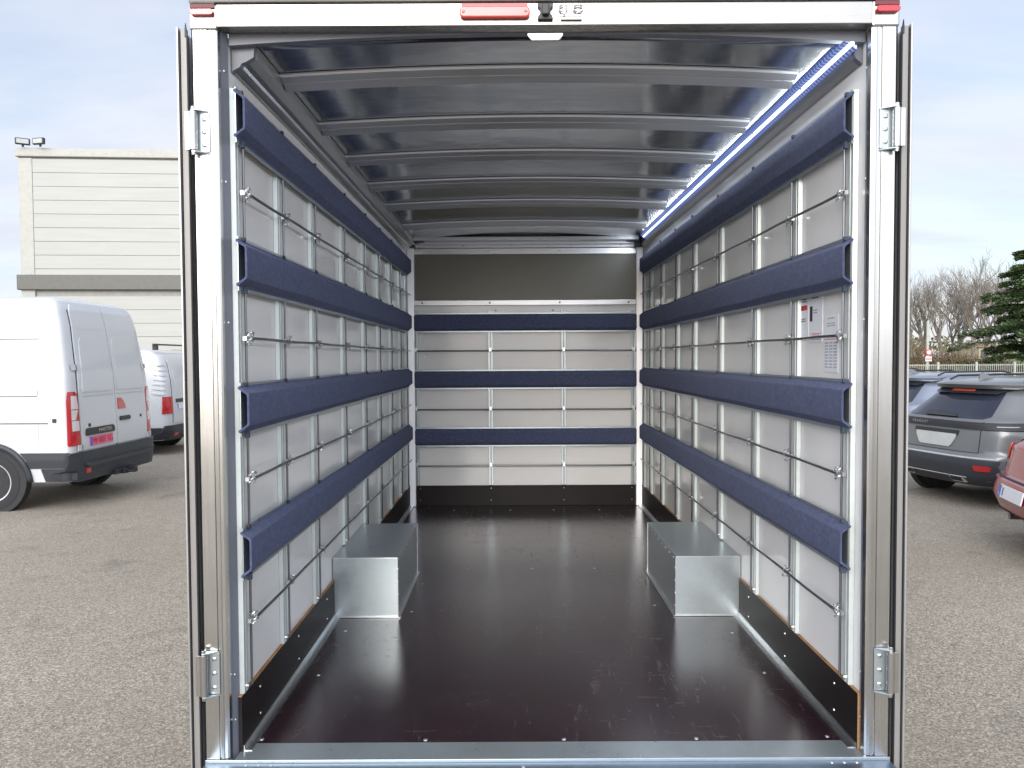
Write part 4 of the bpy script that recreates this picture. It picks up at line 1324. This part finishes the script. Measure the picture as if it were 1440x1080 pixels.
# ---- red hatchback at the right edge
rc = thing('red_car', 'red hatchback cut off by the right edge, its tail lamp and number plate showing', 'car', (4.40, 6.62, 0), R(-15), world=False)
C = Car(rear=[(0.28, 0.20), (0.36, 0.06), (0.50, 0.0), (0.64, 0.03), (0.68, 0.10), (0.84, 0.14), (0.95, 0.16), (1.00, 0.24), (1.30, 0.72), (1.38, 0.90), (1.42, 1.1)],
        width=[(0.28, 0.82), (0.40, 0.87), (0.60, 0.89), (0.90, 0.87), (1.00, 0.82), (1.30, 0.64), (1.38, 0.55), (1.42, 0.42)],
        front=[(0.28, 4.1), (0.55, 4.3), (0.75, 4.2), (0.9, 3.4), (1.3, 2.5), (1.42, 2.1)],
        zs=[0.28, 0.32, 0.36, 0.42, 0.50, 0.58, 0.64, 0.66, 0.68, 0.72] + frange(0.76, 0.96, 6) + [0.98, 1.0, 1.05] + frange(1.1, 1.3, 5) + [1.34, 1.38, 1.40, 1.42], n=3.6, rr=0.62, mat=M['red'], root=rc)
for sd in (1, -1):
    C.wheel(0.85, sd, 0.33, 0.2, 0.885, M['rimdark'])
    C.wheel(3.4, sd, 0.33, 0.2, 0.885, M['rimdark'])
    C.rear_patch('tail_lamp', [(0.80, sd * 0.62, sd * 0.862), (0.82, sd * 0.60, sd * 0.872), (0.93, sd * 0.60, sd * 0.862), (0.955, sd * 0.64, sd * 0.84)], M['orange'], 0.016, 10, 3)
    C.rear_patch('shut_line', [(0.50, sd * 0.70, sd * 0.708), (0.64, sd * 0.52, sd * 0.528)], M['gap'], 0.006, 2, 6, th=0.01)
    C.side_patch('side_window', [(1.0, 0.95, 2.9), (1.28, 1.2, 2.4)], sd, M['glass'], 0.006)
C.rear_patch('rear_window', [(0.99, -0.60, 0.60), (1.28, -0.50, 0.50)], M['glass'], 0.008, 12, 5)
C.rear_patch('bumper_valance', [(0.29, -0.60, 0.60), (0.36, -0.66, 0.66)], M['blackpl'], 0.012, 14, 2)
C.rear_patch('shut_line', [(0.655, -0.72, 0.72), (0.665, -0.72, 0.72)], M['gap'], 0.006, 12, 1, th=0.01)
pp = C.rear_patch('number_plate', [(0.50, -0.26, 0.26), (0.61, -0.26, 0.26)], M['whiteplate'], 0.022, 3, 1)
C.rear_patch('plate_band', [(0.502, 0.212, 0.258), (0.608, 0.212, 0.258)], M['blueband'], 0.0245, 1, 1, pp)
textmesh('plate_lettering', 'F', 0.04, M['paper'], rc, Matrix.Translation((C.px(0.235, 0.53) - 0.027, 0.235, 0.525)) @ rot_text)
for k in range(6):
    C.rear_patch('plate_character', [(0.52, 0.17 - k * 0.065, 0.155 - k * 0.065), (0.59, 0.17 - k * 0.065, 0.155 - k * 0.065)], M['ink'], 0.0245, 1, 1, pp) if k == 0 else None
ex = MB().tube([(0.16, 0.5, 0.27), (0.40, 0.5, 0.27)], 0.03, 12)
ex.build('exhaust_pipe', M['rod'], rc, off=(0, 0, 0))

# ------------------------------------------------------------------ warehouse
bx, by = -18.25, 28.2
wh = thing('warehouse', 'tall cream panel-clad warehouse with a dark horizontal band behind the vans', 'building', (bx, by, 0), R(4), world=False)
MB().box(0.12, 26, 0.05, 18, 0, 9.4).build('wall', M['joint'], wh, off=(0, 0, 0))
z = 9.27
k = 0
while z > 0.3:
    h = 0.508
    if not (4.40 < z < 4.95):
        pz = MB().box(0.50, 26, -0.02, 0.045, z - h + 0.012, z)
        pz.build('wall_panel', M['clad_wall'], wh, 0.004, off=(0, 0, 0))
    z -= h
MB().box(0.0, 0.49, -0.03, 0.10, 0.0, 9.30).build('corner_trim', M['clad_trim'], wh, 0.01, off=(0, 0, 0))
MB().box(-0.05, 0.115, 0.11, 18, 0.0, 9.30).build('side_wall', M['clad_wall'], wh, off=(0, 0, 0))
MB().box(-0.08, 26.1, -0.10, 18.1, 9.34, 9.66).build('parapet_trim', M['clad_trim'], wh, 0.03, off=(0, 0, 0))
MB().box(-0.10, 26.1, -0.16, 18.1, 4.42, 4.98).build('dark_band', M['band'], wh, 0.03, off=(0, 0, 0))
for (x0, tilt) in ((0.25, 0.5), (0.95, -0.2)):
    fl_ = thing('floodlight', 'dark floodlight at the very corner of the warehouse roof' if x0 < 0.5 else 'pale boxy floodlight just right of the dark one on the warehouse roof', 'lamp', (bx + x0, by - 0.1, 9.72), tilt, group='floodlights on the warehouse roof')
    bxx = bx + x0
    MB().box(bxx - 0.24, bxx + 0.24, by - 0.30, by - 0.18, 9.72, 9.96).build('housing', M['clad_wall'] if x0 > 1 else M['clad'], fl_, 0.03)
    MB().box(bxx - 0.19, bxx + 0.19, by - 0.31, by - 0.301, 9.76, 9.92).build('lens', M['plateholder'], fl_)
    MB().tube([(bxx, by - 0.17, 9.66), (bxx, by - 0.17, 9.80)], 0.04, 8).build('bracket', M['clad'], fl_)

# ------------------------------------------------------------------ fence
fn = thing('mesh_fence', 'pale wire mesh fence on white posts along the car park edge', 'fence', (20, 38.6, 0))
x = 12.0
while x < 42:
    MB().box(x - 0.05, x + 0.05, 38.52, 38.62, 0, 1.48).build('post', M['galvfence'], fn)
    p = MB()
    for k in range(1, 19):
        xx = x + 0.05 + 1.86 * k / 19
        p.box(xx - 0.010, xx + 0.010, 38.56, 38.58, 0.08, 1.38)
    for zz in (0.1, 0.5, 0.9, 1.30):
        p.box(x + 0.05, x + 1.91, 38.581, 38.60, zz, zz + 0.035)
    p.build('mesh_panel', M['galvfence'], fn)
    x += 1.96
sg = thing('sign_post', 'white pole with small red and white road signs beyond the fence', 'sign', (21.6, 39.2, 0))
MB().tube([(21.6, 39.2, 0), (21.6, 39.2, 3.6)], 0.07, 10).build('pole', M['galvfence'], sg)
MB().prism(pill(21.6, 1.98, 0.30, 0.30), 'y', 39.08, 39.11).build('round_sign', M['inkred'], sg)
MB().prism(pill(21.6, 1.98, 0.20, 0.20), 'y', 39.06, 39.079).build('sign_face', M['paper'], sg)
MB().box(21.44, 21.76, 39.08, 39.11, 1.52, 1.76).build('sign_plate', M['paper'], sg)
MB().box(21.46, 21.74, 39.06, 39.079, 1.61, 1.67).build('sign_bar', M['inkred'], sg)

# ------------------------------------------------------------------ vegetation


def bare_tree(x, y, h, seed, label, spread=1.0, mat='bark'):
    rnd = random.Random(seed)
    root = thing('bare_tree', label, 'tree', (x, y, 0.3), group='bare winter trees behind the fence')
    tr, cr_ = MB(), MB()

    def grow(p, d, L, r0, lev):
        n = 3 if lev < 3 else 2
        pts = [p]
        q = Vector(p)
        dd = Vector(d)
        for k in range(n):
            dd = (dd + Vector((rnd.uniform(-.16, .16), rnd.uniform(-.16, .16), rnd.uniform(0.0, .14)))).normalized()
            q = q + dd * L / n
            pts.append(q.copy())
        (tr if lev == 0 else cr_).tube(pts, r0, 6 if lev < 2 else 3, False, r0 * (0.62 if lev < 4 else 0.3))
        if lev >= 5:
            return
        nb = {0: 5, 1: 4, 2: 4, 3: 3, 4: 2}[lev]
        for k in range(nb):
            t_ = rnd.uniform(0.45 if lev else 0.55, 1.0) if k else 1.0
            i = min(n - 1, int(t_ * n))
            f = t_ * n - i
            bp = pts[i].lerp(pts[i + 1], min(1, f))
            an = rnd.uniform(0, 2 * PI)
            tilt = rnd.uniform(0.25, 0.75) * spread
            a = dd.orthogonal().normalized()
            b = dd.cross(a)
            nd = (dd * math.cos(tilt) + (a * math.cos(an) + b * math.sin(an)) * math.sin(tilt)).normalized()
            nd = (nd + Vector((0, 0, 0.12))).normalized()
            grow(bp, nd, L * rnd.uniform(0.58, 0.80), max(0.013, r0 * 0.58), lev + 1)
    grow(Vector((x, y, 0.2)), Vector((rnd.uniform(-.1, .1), 0, 1)).normalized(), h * 0.34, h * 0.0145, 0)
    tr.build('trunk', M[mat], root)
    cr_.build('crown', M[mat], root)


TL = ['thin bare tree leaning left at the left end of the row of bare trees', 'bare tree second from the left end of the row behind the fence', 'bare tree with dense fine twigs left of the row\'s middle',
      'tallest bare tree in the middle of the row behind the fence', 'slender bare tree right of the middle of the row', 'bare tree standing second from the dark conifer',
      'bare tree partly behind the dark conifer', 'small bare tree between its taller neighbours, lowest of the row']
for i, (px, d, h) in enumerate(((1284, 58, 7.4), (1303, 60, 8.2), (1326, 57, 8.0), (1350, 60, 8.9), (1368, 56, 8.2), (1388, 60, 9.3), (1412, 58, 8.6), (1338, 64, 7.6))):
    bare_tree((px - 720) / 1060 * d, d, h * 1.12, 11 + i, TL[i], 1.0)


def leaf_cloud(b, c, rx, ry, rz, n, size, rnd, flat=0.5):
    for _ in range(n):
        while True:
            p = Vector((rnd.uniform(-1, 1), rnd.uniform(-1, 1), rnd.uniform(-1, 1)))
            if p.length < 1:
                break
        p = Vector((c[0] + p.x * rx, c[1] + p.y * ry, c[2] + p.z * rz))
        a = rnd.uniform(0, 2 * PI)
        s_ = size * rnd.uniform(0.5, 1.3)
        u = Vector((math.cos(a), math.sin(a), rnd.uniform(-flat, flat))) * s_
        w = Vector((-math.sin(a), math.cos(a), rnd.uniform(-flat, flat))) * s_ * 0.5
        b.add([p - u, p - w, p + u, p + w], [(0, 1, 2, 3)])


# cedar: tiers of flat drooping branches
cx, cy = 27.7, 40.0
ce = thing('conifer_tree', 'dark green cedar with layered drooping branches at the right edge', 'tree', (cx, cy, 0.3))
rnd = random.Random(3)
MB().tube([(cx, cy, 0.1), (cx + 0.1, cy, 3.5), (cx, cy, 7.8)], 0.22, 8, False, 0.04).build('trunk', M['bark2'], ce)
fol, lim = MB(), MB()
zt = 1.9
while zt < 7.7:
    t_ = min(1, (zt - 1.9) / 5.9)
    Rr = 3.4 * (1 - t_) ** 0.8 + 0.5
    nb = 9 if t_ < 0.6 else 6
    for k in range(nb):
        a = 2 * PI * (k + rnd.random() * 0.8) / nb
        L = Rr * rnd.uniform(0.5, 1.18)
        zz = zt + rnd.uniform(-0.3, 0.3)
        pts = [Vector((cx + math.cos(a) * L * f, cy + math.sin(a) * L * f, zz + 0.22 * math.sin(f * PI * 0.8) * L * 0.35 - 0.28 * f * f * L * 0.4)) for f in (0, 0.35, 0.7, 1.0)]
        lim.tube(pts, 0.05, 4, False, 0.012)
        for f in [x_ / 13 for x_ in range(2, 14)]:
            i = min(2, int(f * 3))
            p = pts[i].lerp(pts[i + 1], f * 3 - i) if f < 1 else pts[3]
            w_ = 0.16 + 0.42 * math.sin(min(1, f) * PI) * L / 3.0
            leaf_cloud(fol, (p.x, p.y, p.z - 0.04), w_ * 1.15, w_ * 1.15, 0.15, 60, 0.085, rnd, 0.6)
    zt += rnd.uniform(0.38, 0.60)
lim.build('limbs', M['bark2'], ce)
fol.build('crown', M['cedar'], ce)

# hedge and shrubs along the bank
rnd = random.Random(9)
SL = ['rusty brown twiggy shrub at the left end beside the truck door', 'reddish bare shrub behind the sign post', 'tan shrub in front of the yellow house', 'straw-coloured bush below the tall bare trees',
      'olive green bush left of the conifer', 'low olive bush under the conifer', 'yellow-green bush right of the conifer trunk', 'brown shrub with fine twigs right of the sign post']
for i, (px, d, w_, h_, mt) in enumerate(((1288, 46, 1.6, 2.9, 'twig'), (1300, 47, 1.2, 2.2, 'twig'), (1345, 49, 1.4, 2.2, 'tanleaf'), (1362, 46, 1.5, 1.7, 'tanleaf'), (1378, 44, 1.7, 1.7, 'oliveleaf'),
                                         (1405, 46, 1.7, 1.5, 'oliveleaf'), (1430, 45, 1.8, 1.6, 'oliveleaf'), (1318, 48, 1.4, 2.4, 'twig'))):
    X_s = (px - 720) / 1060 * d
    sh = thing('shrub', SL[i], 'shrub', (X_s, d, 0.4), group='shrubs on the bank')
    st_ = MB()
    for k in range(60):
        a = rnd.uniform(0, 2 * PI)
        e = rnd.uniform(0.2, 1.0)
        st_.tube([(X_s + rnd.uniform(-.3, .3), d, 0.3), (X_s + math.cos(a) * w_ * 0.5 * e, d + math.sin(a) * w_ * 0.5 * e, h_ * 0.55), (X_s + math.cos(a) * w_ * e, d + math.sin(a) * w_ * e, h_ * rnd.uniform(0.75, 1.1))], 0.02, 3, False, 0.008)
    st_.build('stems', M['twig' if mt != 'oliveleaf' else 'bark2'], sh)
    lf = MB()
    for k in range(14):
        a = rnd.uniform(0, 2 * PI)
        e = rnd.uniform(0, 0.75)
        leaf_cloud(lf, (X_s + math.cos(a) * w_ * e, d + math.sin(a) * w_ * e, 0.5 + rnd.uniform(0.15, 0.75) * (h_ - 0.5)), 0.55, 0.5, 0.38, 90 if mt != 'twig' else 45, 0.07, rnd, 0.9)
    lf.build('foliage', M[mt], sh)
# far tree line behind everything (reads as one mass)
rnd = random.Random(21)
fl_ = MB()
for k in range(240):
    x = rnd.uniform(-140, 160)
    leaf_cloud(fl_, (x, 150 + rnd.uniform(-8, 8), rnd.uniform(1.0, 4.2)), 3.2, 2, 1.8, 60, 0.5, rnd, 0.9)
o = fl_.build('far_treeline', M['oliveleaf']); o['kind'] = 'stuff'; o['label'] = 'low distant line of brownish trees on the horizon'; 
# yellow house glimpsed through the trees
yh = thing('yellow_house', 'pale yellow rendered house glimpsed low between the bare trees', 'building', (50, 82, 0.4))
MB().box(48.3, 50.4, 78, 82, 0.3, 2.7).build('wall', M['farwall'], yh)
MB().prism([(77.6, 2.7), (82.4, 2.7), (80, 3.2)], 'x', 48.1, 50.6).build('roof', M['farroof'], yh)
for x in (48.8, 49.9):
    MB().box(x - 0.3, x + 0.3, 77.9, 77.99, 1.6, 2.4).build('window', M['glass'], yh)
